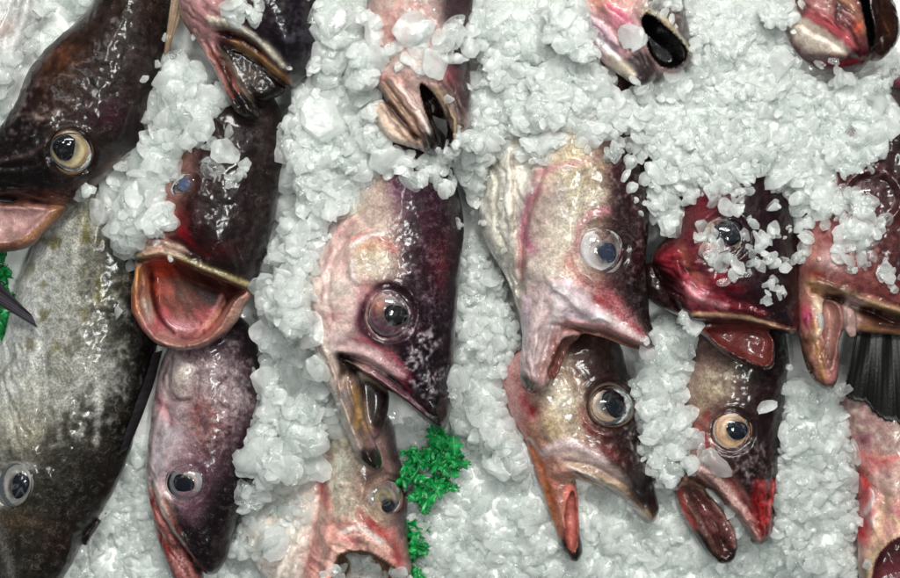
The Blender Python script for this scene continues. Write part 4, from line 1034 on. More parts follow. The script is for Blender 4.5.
def fish_centre_right():
    f = Fish('fish', 'large fish right of centre with white belly, silvery pink cheek and grey blue eye', (470, 60, 668, 405), (-46, 66), MID, 1.4, 9, GRP)
    head = [(520,60),(585,52),(640,80),(648,150),(650,207),(645,265),(650,318),(655,338),(650,351),(630,349),(602,339),(578,334),(556,338),(530,330),(519,300),(516,265),(508,205),(510,120)]
    f.blob(head, lambda x, y: 4 - .03 * (y - 230), 52, 62)
    belly = [(505,110),(486,170),(479,215),(489,248),(505,275),(519,304),(535,300),(560,240),(560,130)]
    f.blob(belly, -6, 38, 30, 8)
    jaw = [(519,295),(523,343),(519,372),(525,389),(535,395),(547,389),(561,367),(568,348),(580,336),(585,318),(560,302)]
    f.blob(jaw, 2, 26, 16, 6)
    f.cut([(548,372),(553,350),(564,338),(580,337),(590,342),(572,352),(564,368),(554,382)], 24, 20, 9, (126,80,74), 3)
    f.socket(599, 250, 28, 29, 3.5, 3, 3.5)
    f.ridge([(549,282),(575,304),(605,322),(646,344)], 7, 5); f.ridge([(549,282),(535,320),(528,360)], 7, 4); f.ridge([(560,318),(576,328),(604,334),(640,347)], 3, -2.5)
    f.ridge([(544,304),(548,330),(540,368)], 4, -3.5); f.ridge([(560,308),(558,330),(552,352)], 4, 2.5)
    f.ridge([(542,172),(528,210),(522,245),(520,292)], 3, -4); f.plate([(542,170),(526,215),(521,265),(545,280),(572,230),(580,172)], 4, 5)
    f.ridge([(500,140),(494,190),(503,250),(516,290)], 4, -2.5); f.ridge([(508,130),(508,200),(514,262)], 4, 2)
    f.ridge([(566,256),(570,276),(586,288)], 3, -2); f.bulge(632, 300, 7, 9, 2.5)
    f.rough(1.6, 14); f.rough(.9, 6, seed=2)
    f.side([(650,60),(650,200),(646,265),(655,338)], [(0,(50,36,38)),(22,(64,44,48)),(40,(92,66,68)),(56,(140,114,104)),(76,(186,174,160)),(110,(202,190,182)),(200,(212,202,196))], spk=[(0,.9),(40,.9),(70,.7),(110,.3)])
    f.area([(466,100),(474,220),(505,285),(520,305),(521,245),(530,165),(520,70)], (220,216,206), .95, 5)
    f.line([(496,150),(492,195),(502,250)], (190,184,166), 4, .6); f.line([(512,140),(512,205),(518,262)], (196,176,160), 4, .5)
    f.area([(545,282),(522,300),(514,395),(555,398),(572,352),(600,342),(652,352),(648,334),(612,306),(578,280)], (204,164,162), .85, 7)
    f.line([(549,286),(575,306),(605,323),(630,336)], (232,212,210), 6, .9); f.line([(545,288),(532,322),(528,350)], (226,206,204), 6, .85)
    f.line([(552,322),(548,346),(540,372)], (150,100,98), 5, .8); f.line([(566,326),(588,332),(616,340)], (180,120,112), 4, .7)
    f.line([(542,176),(527,215),(521,265)], (180,100,108), 5, .75, brk=.5); f.spot(544, 196, 9, 34, (196,146,140), .6, .3); f.spot(540, 236, 16, 30, (206,176,172), .6)
    f.spot(570, 168, 22, 24, (196,184,146), .6, .3, brk=.5); f.spot(556, 250, 14, 20, (208,196,176), .6)
    f.line([(566,240),(566,262),(580,282)], (188,110,116), 5, .5); f.spot(606, 296, 26, 10, (154,84,88), .8, .55, brk=.3); f.spot(622, 312, 26, 8, (176,116,120), .6, .6)
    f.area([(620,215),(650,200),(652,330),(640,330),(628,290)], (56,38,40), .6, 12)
    f.line([(580,335),(610,341),(650,350)], (110,74,66), 3, .9); f.spot(648, 344, 10, 8, (54,42,40), .8)
    f.line([(518,368),(524,389),(538,395),(552,384)], (70,58,52), 6, .9); f.line([(530,352),(530,376)], (178,132,134), 5, .6)
    f.mottle((214,196,190), 5, .12, .22, 0.20, [(600,150),(640,150),(646,300),(630,330),(612,200)])
    f.spot(520, 264, 4, 6, (120,34,44), .6)
    f.build(-42)
    f.eyes(597, 250, 24, [(120,104,104),(178,172,172),(196,190,190),(150,138,138),(176,164,160),(150,140,134)], (44,54,74), 11, 8, dx=5, dy=3, ry=27, rpy=9.5, rot=.1, h=.5, sector=(-.7,(70,46,36),.75,.9))
fish_centre_right()

def fish_low_big_eye():
    f = Fish('fish', 'fish with bulging cloudy eye and wide open beak below the white bellied fish', (492, 325, 668, 572), (-34, 56), LOW, 1.5, 10, GRP)
    head = [(545,320),(520,345),(502,366),(507,403),(520,430),(536,452),(548,474),(560,480),(576,480),(590,485),(619,496),(638,515),(647,523),(656,517),(658,505),(651,476),(641,424),(638,404),(627,373),(620,345),(600,320)]
    f.blob(head, lambda x, y: 6 - .03 * (y - 420), 44, 46)
    jaw = [(520,420),(537,480),(550,514),(561,545),(569,559),(578,561),(583,551),(580,530),(578,493),(574,474),(560,450),(540,430)]
    f.blob(jaw, -2, 20, 12, 4)
    f.cut([(570,490),(576,500),(577,530),(573,548),(567,540),(564,510)], 12, 12, 5, (168,100,92), 2)
    f.socket(606, 403, 26, 26, 4, 4, 3.5)
    f.ridge([(546,446),(567,440),(602,458),(636,492)], 6, 4); f.ridge([(562,468),(590,472),(620,488),(650,516)], 4, 4); f.ridge([(564,458),(592,464),(622,482)], 2.4, -3)
    f.ridge([(530,440),(548,490),(566,545)], 3, -2); f.ridge([(528,390),(536,420),(546,440)], 4, -3); f.plate([(530,380),(560,370),(575,400),(566,430),(545,436),(532,415)], 3, 5)
    f.rough(1.6, 12); f.rough(.9, 5, seed=2)
    f.side([(612,325),(638,400),(652,476),(657,512)], [(0,(48,36,36)),(24,(66,44,44)),(48,(100,74,70)),(66,(160,140,124)),(84,(196,172,158)),(120,(206,164,160))], spk=[(0,.6),(50,.7),(80,.5)])
    f.spot(556, 410, 18, 24, (202,190,170), .75, brk=.4); f.area([(498,360),(520,350),(532,400),(545,440),(536,455),(508,405)], (204,152,150), .85, 6); f.spot(524, 404, 8, 18, (176,70,82), .6, brk=.5)
    f.spot(600, 345, 22, 18, (92,70,62), .8)
    f.area([(540,446),(567,436),(602,454),(640,496),(656,515),(640,520),(590,484),(560,484)], (176,150,126), .85, 6)
    f.line([(546,447),(566,441),(600,458)], (232,212,210), 5, .9); f.line([(560,470),(590,474),(622,490),(648,515)], (116,102,78), 3.5, .8); f.line([(566,460),(594,466),(624,484)], (196,180,150), 3, .8); f.line([(576,480),(600,488),(636,514)], (76,62,50), 2.5, .8)
    f.area([(545,445),(575,460),(582,490),(566,500),(548,480)], (206,140,136), .6, 6)
    f.area(jaw, (140,92,76), .75, 4); f.line([(532,445),(548,490),(562,532)], (176,80,66), 4, .7, brk=.4); f.line([(524,432),(542,486),(556,528)], (146,104,70), 4, .6); f.line([(562,540),(572,560),(582,548)], (40,34,32), 6, .9)
    f.line([(570,492),(574,515),(572,538)], (216,120,110), 4, .8)
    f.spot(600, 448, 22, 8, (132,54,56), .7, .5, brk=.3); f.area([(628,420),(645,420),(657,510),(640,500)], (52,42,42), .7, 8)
    f.mottle((206,190,186), 5, .12, .22, 0.23, [(590,430),(630,420),(640,470),(610,460)])
    f.build(-32)
    f.eyes(607, 403, 24, [(96,76,70),(176,150,120),(150,140,134),(120,112,108),(96,92,92)], (20,24,32), 15, 5, dx=4, dy=-3, h=.75, ry=23, rpy=13, sector=(1.6,(190,160,128),.9,.7))
    f.fin('pelvic_fin', [(502,400),(512,425),(526,445)], [(508,438),(526,472),(548,508)], -4, -16, (222,222,226), (226,228,232), rays=5, thick=8, amp=.6, curl=3)
fish_low_big_eye()

def fish_right_icy():
    f = Fish('fish', 'dark maroon fish with lumps of ice on its eye and cheek', (640, 140, 808, 380), (-44, 62), MID, 1.4, 11, GRP)
    head = [(700,135),(690,175),(672,225),(652,255),(654,272),(664,290),(678,310),(690,322),(715,322),(736,322),(765,328),(793,333),(798,310),(796,270),(793,220),(790,180),(775,135)]
    f.blob(head, lambda x, y: 4 - .03 * (y - 240), 46, 54)
    jaw = [(688,312),(694,326),(706,338),(720,352),(747,367),(766,371),(774,362),(772,336),(750,318)]
    f.blob(jaw, -4, 20, 10, 3)
    f.cut([(704,330),(730,326),(768,332),(770,354),(764,364),(744,358),(720,345)], 16, 17, 8, (124,68,66), 3)
    f.blob([(652,262),(640,276),(646,296),(670,312),(690,318),(680,296)], -10, 18, 14, 4)
    f.socket(718, 238, 24, 24, 4, 3)
    f.ridge([(690,318),(735,320),(792,331)], 3.5, 4); f.ridge([(678,255),(686,278),(716,294),(750,306)], 4, -3); f.ridge([(672,262),(684,292),(722,308),(760,316)], 4, 3.5)
    f.rough(2, 13); f.rough(1.1, 6, seed=2)
    f.side([(790,150),(796,230),(797,325)], [(0,(56,40,46)),(40,(64,42,48)),(70,(84,46,54)),(100,(122,52,60)),(140,(96,62,62))], spk=[(0,.5),(80,.3)])
    f.area([(652,258),(676,250),(690,280),(730,300),(760,312),(730,318),(690,318),(664,290)], (158,56,66), .8, 8); f.spot(688, 292, 16, 12, (206,126,138), .8, .5); f.spot(716, 282, 20, 8, (150,40,50), .8, .4)
    f.line([(677,250),(684,270),(696,282)], (150,92,76), 3.5, .7); f.line([(690,316),(722,316),(760,322),(792,330)], (150,116,96), 3.5, .8, brk=.3); f.spot(704,240,8,12,(196,160,140),.6)
    f.line([(690,321),(735,324),(792,335)], (36,24,26), 3, .8); f.area(jaw, (84,56,56), .85, 3); f.line([(694,326),(708,340),(724,350)], (170,90,84), 4, .7)
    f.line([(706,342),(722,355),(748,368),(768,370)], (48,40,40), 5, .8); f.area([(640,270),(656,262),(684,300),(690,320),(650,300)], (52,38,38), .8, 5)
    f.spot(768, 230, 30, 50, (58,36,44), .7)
    f.build(-40)
    f.eyes(716, 238, 22, [(90,50,50),(150,126,100),(120,96,84),(80,70,70)], (22,24,32), 14, 8, dx=5, dy=-4, h=.5)
    f.dome('tongue', 748, 344, -10, 19, 9, 8, M_EYE, lambda q, th: lin((112, 62, 60)) * GAIN, f.root, .25, wob=.1)
fish_right_icy()

def fish_low_red_snout():
    f = Fish('fish', 'dark fish with an orange cream eye and a blood red patch on its snout', (655, 318, 800, 572), (-34, 56), LOW, 1.5, 12, GRP)
    head = [(700,315),(688,350),(682,405),(680,440),(672,468),(674,486),(690,488),(708,491),(730,512),(748,538),(758,543),(770,536),(775,510),(776,476),(779,432),(784,390),(786,350),(770,315)]
    f.blob(head, lambda x, y: 6 - .03 * (y - 430), 44, 46)
    jaw = [(672,476),(678,500),(686,521),(702,547),(719,563),(731,562),(737,548),(732,526),(712,498),(694,478)]
    f.blob(jaw, -2, 18, 13, 3)
    f.ridge([(690,490),(708,514),(724,548)], 7, -7); f.ridge([(712,500),(730,526),(735,548)], 2.5, 2.5)
    f.socket(725, 428, 23, 23, 4, 3)
    f.ridge([(690,462),(712,480),(738,512),(756,540)], 4, 4); f.ridge([(686,476),(708,488),(732,514),(750,538)], 2.4, -3); f.ridge([(700,456),(724,476),(744,506)], 3, -2.5)
    f.plate([(748,474),(772,474),(774,508),(766,536),(752,520)], -2.5, 4); f.rough(2.5, 6, [(748,474),(774,474),(774,508),(766,538),(752,520)], seed=6)
    f.rough(1.8, 12); f.rough(1, 5, seed=2)
    f.side([(780,320),(784,400),(776,480),(762,540)], [(0,(54,34,36)),(30,(58,36,40)),(55,(74,48,50)),(80,(120,92,88)),(110,(160,136,126))], spk=[(0,.5),(60,.6)])
    f.spot(714, 378, 20, 16, (172,160,138), .75, brk=.5); f.spot(698, 396, 12, 20, (168,150,126), .6); f.spot(690, 425, 8, 18, (150,66,66), .6)
    f.area([(676,462),(700,452),(728,474),(750,510),(756,542),(730,515),(704,492),(674,488)], (166,116,110), .85, 5); f.line([(690,466),(714,484),(740,516)], (206,172,164), 3, .8); f.line([(684,474),(706,488),(732,516),(752,542)], (120,98,78), 3, .8); f.line([(700,458),(726,480),(746,508)], (110,44,48), 3, .7)
    f.area([(746,472),(774,472),(776,508),(768,538),(750,522)], (142,44,46), .9, 4); f.line([(768,484),(764,516)], (236,110,110), 3, .5, brk=.6); f.line([(756,490),(758,520)], (224,70,76), 3, .5, brk=.6); f.area([(744,462),(778,460),(778,474),(744,474)], (34,24,26), .8, 3)
    f.area(jaw, (92,66,62), .7, 4); f.area([(692,492),(712,500),(730,526),(734,550),(724,557),(708,542),(696,518)], (104,60,58), .9, 2, .2); f.spot(708, 520, 6, 16, (146,100,98), .7, -.5); f.spot(722, 540, 6, 10, (84,52,52), .7); f.line([(676,486),(684,510),(694,528)], (170,80,74), 4.5, .8, brk=.4); f.line([(694,535),(712,556),(730,561),(735,545)], (46,38,36), 5, .85); f.line([(686,496),(700,524),(716,548)], (134,104,96), 3, .6); f.line([(712,500),(728,524),(734,546)], (146,110,104), 2.5, .7)
    f.mottle((190,176,176), 5, .12, .22, 0.20, [(720,450),(760,440),(765,475),(735,480)])
    f.build(-32)
    f.eyes(725, 428, 21.5, [(110,66,52),(196,150,114),(222,188,150),(226,190,150),(206,166,130)], (16,20,34), 10.5, 8, dx=4, dy=-1, h=.55)
fish_low_red_snout()

def fish_right_edge_icy():
    f = Fish('fish', 'reddish fish at the right edge with icy cheek and ochre lipped open mouth', (784, 110, 980, 402), (-44, 60), MID, 1.4, 13, GRP)
    head = [(830,100),(808,170),(796,245),(798,285),(812,298),(840,304),(873,312),(905,322),(960,330),(975,250),(970,110)]
    f.blob(head, lambda x, y: 2 - .03 * (y - 230), 44, 54)
    jaw = [(798,282),(796,310),(800,340),(808,370),(820,386),(832,388),(838,372),(838,340),(846,318),(838,300),(815,290)]
    f.blob(jaw, 0, 24, 15, 5)
    f.cut([(822,300),(834,308),(836,330),(832,352),(824,368),(820,340),(818,318)], 18, 16, 7, (156,116,108), 3)
    f.blob([(838,302),(900,318),(960,330),(950,345),(895,335),(850,330)], -14, 14, 12, 3)
    f.tube([(846,304,4,7),(849,318,6,6),(851,334,5,4)], 4)
    f.ridge([(806,282),(841,293),(873,306),(930,322)], 4, 5); f.ridge([(810,290),(842,302),(875,314)], 2.5, -3)
    f.socket(862, 200, 26, 24, 5, 5, 4)
    f.rough(2, 13); f.rough(1.1, 6, seed=2)
    f.side([(900,100),(915,200),(930,300)], [(0,(56,36,38)),(24,(70,44,44)),(50,(96,52,54)),(80,(124,74,74)),(120,(156,106,104))], spk=[(0,.5),(80,.2)])
    f.area([(796,240),(830,230),(860,260),(900,290),(900,310),(840,295),(805,285)], (138,82,80), .8, 8); f.spot(822, 262, 14, 12, (206,180,176), .7); f.spot(806, 256, 8, 12, (186,130,116), .7)
    f.line([(806,284),(841,295),(873,307),(930,324)], (152,130,98), 5, .85); f.line([(812,291),(842,303),(875,315)], (86,66,40), 2.5, .8); f.line([(806,284),(816,296),(812,320)], (190,146,112), 5, .8)
    f.area([(796,296),(812,300),(816,330),(806,370),(796,340)], (150,112,96), .7, 5); f.spot(803, 312, 6, 10, (190,60,84), .8); f.line([(804,366),(818,385),(834,384)], (84,62,46), 5, .9); f.line([(812,320),(814,350),(820,376)], (176,132,84), 4, .7)
    f.area([(840,300),(860,304),(858,340),(846,338)], (172,146,140), .9, 3); f.area([(858,312),(900,322),(930,340),(880,334)], (150,110,90), .8, 4)
    f.line([(838,192),(852,182),(874,184),(886,200)], (74,40,46), 5, .8); f.spot(880, 230, 18, 22, (116,62,62), .6)
    f.build(-40)
    f.eyes(860, 202, 22, [(90,54,54),(150,126,116),(170,150,136)], (40,34,40), 11, 10, h=.4)
fish_right_edge_icy()

def fish_low_right_edge():
    f = Fish('fish', 'pink mouthed fish in the lower right corner under a black fin', (830, 370, 980, 625), (-34, 54), LOW, 1.5, 14, GRP)
    head = [(842,392),(842,415),(848,437),(855,472),(857,515),(858,550),(866,590),(880,620),(960,620),(970,500),(960,400),(900,375)]
    f.blob(head, lambda x, y: 4, 42, 46)
    f.cut([(872,620),(868,570),(874,545),(888,532),(905,524),(960,530),(960,620)], 44, 44, 14, (122,66,72), 3)
    f.ridge([(862,590),(864,556),(876,536),(892,526),(930,516)], 5, 6); f.ridge([(856,470),(872,490),(900,500)], 4, -3); f.ridge([(862,480),(866,510),(864,540)], 4, 3); f.bulge(892, 505, 14, 12, 6)
    f.rough(1.8, 12); f.rough(.9, 5, seed=2)
    f.side([(842,395),(848,437),(857,515),(862,590)], [(0,(170,110,108)),(14,(206,150,144)),(40,(214,176,166)),(70,(190,160,140)),(120,(150,120,110))], spk=[(0,.1),(60,.4)])
    f.line([(856,470),(860,500),(858,540)], (190,48,58), 5, .85, brk=.3); f.spot(860, 432, 12, 14, (176,120,124), .7); f.spot(892, 420, 20, 14, (176,160,140), .7, brk=.4); f.spot(880, 478, 18, 14, (224,196,186), .7); f.spot(872, 462, 10, 5, (198,110,116), .7)
    f.line([(864,580),(866,554),(878,538),(894,528)], (206,180,146), 4.5, .8); f.line([(872,500),(872,524),(868,540)], (214,180,150), 4, .6); f.spot(896, 512, 12, 8, (168,84,96), .7); f.line([(862,600),(862,566),(868,550)], (64,42,40), 3, .8)
    f.build(-32)
    f.fin('tail_fin', [(848,322),(868,330),(890,334)], [(834,392),(866,410),(900,424)], 46, 44, (14,13,13), (18,17,16), rays=11, thick=8, amp=.2, curl=5)
fish_low_right_edge()

def fish_top_black_mouth():
    f = Fish('fish', 'fish head with black hollow mouth and ice lodged in its pink jaw', (558, -50, 702, 100), (-40, 56), TOP, 1.4, 15, GRP)
    head = [(580,-50),(566,0),(572,20),(584,36),(604,62),(620,72),(645,75),(676,72),(688,62),(692,48),(689,30),(684,0),(690,-50)]
    f.blob(head, lambda x, y: 2 - .08 * (y - 10), 42, 42)
    f.blob([(572,16),(584,36),(602,62),(617,74),(631,84),(641,89),(651,83),(655,70),(644,50),(632,28),(604,8)], 8, 24, 16, 4)
    f.blob([(644,16),(664,26),(678,42),(690,46),(692,56),(686,66),(674,74),(660,70),(652,40)], 6, 24, 10, 3)
    f.cut([(639,24),(647,22),(662,34),(676,46),(682,60),(672,70),(657,66),(645,52)], 34, 44, 9, (32,22,22), 2.5)
    f.ridge([(576,20),(596,42),(618,64),(638,78)], 3, -3); f.ridge([(600,12),(622,30),(640,58),(650,76)], 5, 4); f.ridge([(646,20),(664,30),(678,46),(686,60)], 3, 3)
    f.rough(1.6, 11); f.rough(.8, 5, seed=2)
    f.fill((196,160,158), .2)
    f.area([(640,-50),(700,-50),(700,70),(680,60),(668,34),(644,16)], (78,70,70), .9, 6); f.area([(572,16),(592,22),(614,52),(604,60),(584,38)], (214,206,212), .85, 4); f.spot(600, 8, 22, 10, (214,150,130), .7)
    f.spot(610, 24, 12, 14, (206,112,140), .6, -.6, brk=.4); f.line([(584,22),(604,44),(626,68)], (150,104,124), 3, .8); f.spot(620, 8, 22, 6, (168,130,120), .6)
    f.area([(618,70),(634,58),(648,56),(658,76),(642,92),(628,84)], (60,56,58), .9, 5); f.area([(602,58),(612,60),(632,76),(626,82),(612,72)], (206,196,176), .8, 3)
    f.line([(640,14),(662,28),(676,44),(686,60)], (146,134,110), 4, .9); f.line([(634,20),(640,34)], (60,46,44), 3, .7); f.spot(676, 66, 12, 6, (66,50,50), .8)
    f.build(-36)
fish_top_black_mouth()

def fish_top_red_lips():
    f = Fish('fish', 'closed mouthed fish head at the top right, dark red lips and a white gum stripe', (772, -50, 910, 90), (-40, 56), TOP, 1.4, 16, GRP)
    head = [(800,-50),(784,4),(786,20),(784,26),(792,43),(803,57),(821,69),(843,76),(860,71),(869,61),(884,56),(896,36),(893,16),(884,-5),(880,-50)]
    f.blob(head, lambda x, y: 2 - .1 * (y - 10), 42, 38)
    f.blob([(852,-20),(856,10),(860,40),(869,61),(884,57),(897,36),(894,14),(884,-8),(870,-40)], 10, 24, 18, 2)
    f.cut([(842,-40),(850,0),(856,24),(862,48),(868,56),(866,40),(860,14),(856,-10),(852,-40)], 46, 30, 6, (28,18,18), 2)
    f.ridge([(796,14),(816,24),(838,46),(850,60)], 4, 4); f.ridge([(788,22),(806,36),(832,52),(850,60)], 3, -3); f.ridge([(800,58),(822,62),(850,62)], 3, -2)
    f.rough(1.6, 11); f.rough(.8, 5, seed=2)
    f.fill((118,72,72), .3); f.area([(784,22),(800,26),(822,40),(844,52),(838,58),(806,54),(790,40)], (212,196,182), .95, 3)
    f.line([(802,18),(822,30),(842,50),(850,56)], (176,84,92), 4, .85); f.spot(812, 8, 20, 10, (140,104,100), .8); f.line([(830,0),(846,20),(854,36)], (150,112,90), 4, .7); f.spot(849, 34, 4, 6, (186,74,50), .7)
    f.area([(800,56),(824,60),(850,54),(868,58),(846,80),(816,72)], (92,30,38), .9, 4); f.area([(856,-40),(880,-40),(900,20),(890,56),(868,60),(862,30)], (62,40,36), .9, 5); f.spot(880, 28, 6, 18, (120,76,48), .6); f.line([(890,8),(896,34),(884,54)], (32,22,22), 4, .8)
    f.build(-36)
fish_top_red_lips()

def fish_edge_sliver():
    f = Fish('fish', 'sliver of a maroon snout poking in at the right edge below the red lips', (878, 55, 960, 130), (-30, 40), TOP - 20, 1.8, 17, GRP)
    f.blob([(887,86),(897,76),(920,66),(950,66),(950,120),(920,116),(900,106)], 0, 30, 24)
    f.rough(1.6, 9); f.fill((104,44,60), .3); f.line([(890,90),(905,100),(930,108)], (60,26,34), 4, .8); f.spot(900, 84, 8, 6, (150,84,96), .7)
    f.build(-28)
fish_edge_sliver()

def fish_corner_pale():
    f = Fish('fish', 'pale blurred fish with grey speckles in the top left corner', (-70, -60, 70, 100), (-30, 46), 70, 2.0, 18, GRP)
    f.blob([(-70,-60),(20,-60),(46,-10),(47,16),(36,36),(26,52),(10,70),(0,86),(-60,90)], 0, 34, 30)
    f.ridge([(26,-20),(24,14),(10,44)], 4, -4); f.ridge([(34,-20),(34,16),(16,56)], 4, 3)
    f.rough(1.5, 12); f.fill((212,212,210), .2)
    f.mottle((120,112,92), 8, .02, .16, .7, [(-30,-20),(18,-10),(26,14),(10,26),(-30,30)]); f.spot(10, 34, 10, 6, (176,140,126), .6); f.line([(24,18),(14,40)], (150,144,140), 3, .6)
    f.build(-28)
fish_corner_pale()
# ------------------------------------------------------------------ where the ice lies (plan outlines) 
A_LEFT = [(166,52),(200,66),(226,98),(206,128),(168,178),(168,225),(142,252),(106,226),(116,178),(148,122)]
A_MIDL = [(318,0),(366,10),(372,60),(376,100),(384,140),(412,160),(356,190),(326,236),(304,290),(306,330),(290,330),(264,290),(282,220),(290,170),(284,130),(300,90),(318,50)]
A_MIDL2 = [(264,290),(304,300),(322,372),(334,410),(320,440),(296,470),(262,484),(256,440),(264,390),(262,330)]
A_MIDR = [(474,0),(574,-4),(590,44),(604,66),(616,84),(604,116),(560,122),(520,130),(486,176),(480,214),(466,178),(444,150),(470,120),(478,50)]
A_RIGHT = [(692,-6),(784,-6),(786,44),(806,64),(836,80),(868,72),(894,52),(900,70),(884,96),(900,120),(880,150),(852,170),(810,186),(790,190),(770,180),(706,184),(684,206),(664,236),(652,200),(650,150),(626,124),(624,96),(662,84),(690,72)]
A_CEN = [(466,238),(486,256),(506,290),(518,340),(504,372),(506,420),(528,478),(500,470),(470,430),(452,420),(456,340)]
A_R9 = [(652,330),(690,322),(686,380),(682,420),(680,470),(660,476),(644,430),(636,380)]
A_R10 = [(786,366),(802,388),(838,394),(846,440),(854,480),(856,578),(800,578),(778,540),(780,470)]
A_BELLY = [(250,450),(290,440),(322,420),(318,470),(300,530),(270,560),(244,560),(240,520)]
A_BOT = [(418,470),(470,440),(520,480),(556,540),(586,560),(592,500),(640,525),(670,480),(690,540),(724,570),(748,550),(790,540),(850,560),(860,600),(410,600)]
A_SLUSH = [(100,520),(130,460),(148,440),(150,500),(158,550),(172,600),(60,600)]
A_SLUSH2 = [(228,560),(252,500),(262,480),(250,540),(300,600),(210,600)]
A_COR = [(48,-4),(100,-4),(72,24),(46,44),(26,70),(10,108),(-4,128),(-4,86),(26,54)]
A_FLOOR = [(412,430),(470,430),(540,440),(600,440),(670,400),(760,440),(800,380),(850,400),(866,500),(880,610),(400,610),(404,500)]
HEAPS = [(A_LEFT, 84, 14), (A_MIDL, 92, 20), (A_MIDL2, 30, 16), (A_MIDR, 92, 20), (A_RIGHT, 92, 18), (A_CEN, 32, 14), (A_R9, 40, 12), (A_R10, 30, 16),
         (A_BELLY, 18, 12), ([(418,520),(470,480),(520,500),(560,560),(540,620),(410,620)], 16, 26)]
LEFT_H = 'ice chunk in the heap left of the gaping fish'
MIDL_H = 'ice chunk in the heap between the gaping fish and the purple backed fish'
MIDR_H = 'ice chunk in the heap at top centre above the white bellied fish'
RGT_H = 'ice chunk in the big white heap at top right above the maroon fish'
CEN_H = 'ice chunk in the gap between purple backed and white bellied fish'
ICE = [   # outline, count, smallest, largest radius, how high it sits, label
    (A_LEFT, 60, 3.5, 7, .0, LEFT_H), (A_LEFT, 190, 6, 15, .0, LEFT_H),
    (A_MIDL, 480, 5.5, 16, .0, MIDL_H), (A_MIDL, 200, 3.5, 8, .0, MIDL_H),
    (A_MIDL2, 230, 6, 18, .12, 'large ice chunk beside the purple brown fish, below the main left heap'), (A_MIDL2, 100, 3, 7, 0, MIDL_H),
    (A_MIDR, 560, 5, 13, -.05, MIDR_H), (A_MIDR, 300, 3, 6.5, -.05, MIDR_H),
    (A_RIGHT, 1050, 5, 13, -.05, RGT_H), (A_RIGHT, 600, 3, 6.5, -.05, RGT_H),
    (A_CEN, 230, 5, 14, .08, CEN_H), (A_CEN, 100, 3, 6, 0, CEN_H),
    (A_R9, 130, 5, 13, .08, 'ice chunk wedged between the bulging eyed fish and the red snouted fish'), (A_R9, 60, 3, 6, 0, RGT_H),
    (A_R10, 140, 5, 11, .0, 'ice chunk between the red snouted fish and the lower right corner fish'), (A_R10, 160, 3, 6, 0, RGT_H),
    (A_BELLY, 80, 6, 15, .0, 'ice chunk on the white belly of the pale low fish'), (A_BELLY, 40, 3, 6, 0, MIDL_H),
    (A_FLOOR, 1900, 4.5, 12, .0, 'flat ice chunk in the smooth ice along the lower edge'), (A_FLOOR, 900, 2.5, 5.5, -.1, CEN_H),
    (A_SLUSH, 420, 4, 9, -.1, 'ice chunk in the slush at lower left'), (A_SLUSH2, 180, 4, 9, -.1, 'ice chunk in the slush at lower left'),
    (A_COR, 50, 6, 14, .0, 'blurred ice chunk in the top left corner beside the pale fish'),
    ([(366,14),(400,30),(440,24),(466,20),(470,60),(440,72),(400,66),(376,40)], 40, 5, 11, .1, 'ice chunk lying on the pale lipped fish at top centre'),
    ([(228,0),(256,-4),(258,14),(250,24),(228,18)], 22, 4, 9, .05, 'ice chunk lying on the half open jawed fish'),
    ([(206,140),(240,144),(246,176),(222,184),(206,170)], 16, 3.5, 8, .1, 'ice chunk on the forehead of the gaping fish'),
    ([(695,225),(724,238),(736,280),(726,288),(708,262)], 16, 4, 9, .1, 'ice chunk beside the eye of the icy maroon fish'),
    ([(744,220),(776,226),(784,262),(756,270)], 26, 3, 8, .05, 'ice chunk on the cheek of the icy maroon fish'),
    ([(766,280),(796,284),(790,306),(764,302)], 12, 3, 8, .05, 'ice chunk on the cheek of the icy maroon fish'),
    ([(706,186),(742,186),(752,206),(738,214),(716,204)], 18, 4, 10, .05, 'ice chunk on the forehead of the icy maroon fish'),
    ([(786,186),(830,186),(868,196),(884,226),(860,246),(836,224),(800,226)], 70, 4, 12, .05, 'ice chunk on the reddish fish at the right edge'),
    ([(830,246),(862,252),(880,262),(850,270)], 14, 3, 8, .05, 'ice chunk on the reddish fish at the right edge'),
    ([(880,262),(900,262),(904,292),(884,284)], 12, 3, 8, .05, 'ice chunk on the reddish fish at the right edge'),
    ([(798,190),(812,190),(806,262),(792,262)], 30, 3, 8, .05, 'ice chunk between the two icy fish on the right'),
    ([(664,420),(700,430),(712,460),(690,480),(668,470)], 26, 4, 11, .05, 'ice chunk at the jaw of the red snouted fish'),
    ([(336,560),(400,566),(404,600),(326,600)], 46, 4, 10, .0, 'ice chunk in the mouth of the pale low fish'),
    ([(394,422),(416,418),(420,442),(404,450)], 10, 5, 11, .1, 'ice chunk lodged in the mouth of the purple backed fish'),
    ([(405,445),(440,436),(470,460),(440,490),(415,520),(410,570),(425,570),(430,520)], 110, 3.5, 9, .1, 'ice chunk resting on the green garnish'),
    ([(560,20),(580,40),(600,70),(590,90),(556,60)], 40, 4, 10, .05, 'ice chunk against the pink jaw of the hollow mouthed fish'),
    ([(646,2),(672,-4),(676,12),(656,16)], 10, 3, 7, .05, 'ice chunk above the black hollow mouth'),
    ([(428,150),(450,150),(446,170),(424,168)], 12, 4, 9, .05, 'ice chunk under the pale lips at top centre'),
    ([(516,126),(560,112),(600,116),(646,110),(654,172),(634,190),(616,160),(590,150),(560,146),(526,166)], 90, 4, 11, .0, 'ice chunk lying on the top of the white bellied fish'),
    ([(390,160),(440,158),(452,190),(430,186),(404,182)], 26, 4, 10, .0, 'ice chunk lying on the top of the purple backed fish'),
    ([(96,190),(140,240),(130,262),(90,200)], 14, 5, 10, .0, 'ice chunk on the back of the mottled fish'),
]
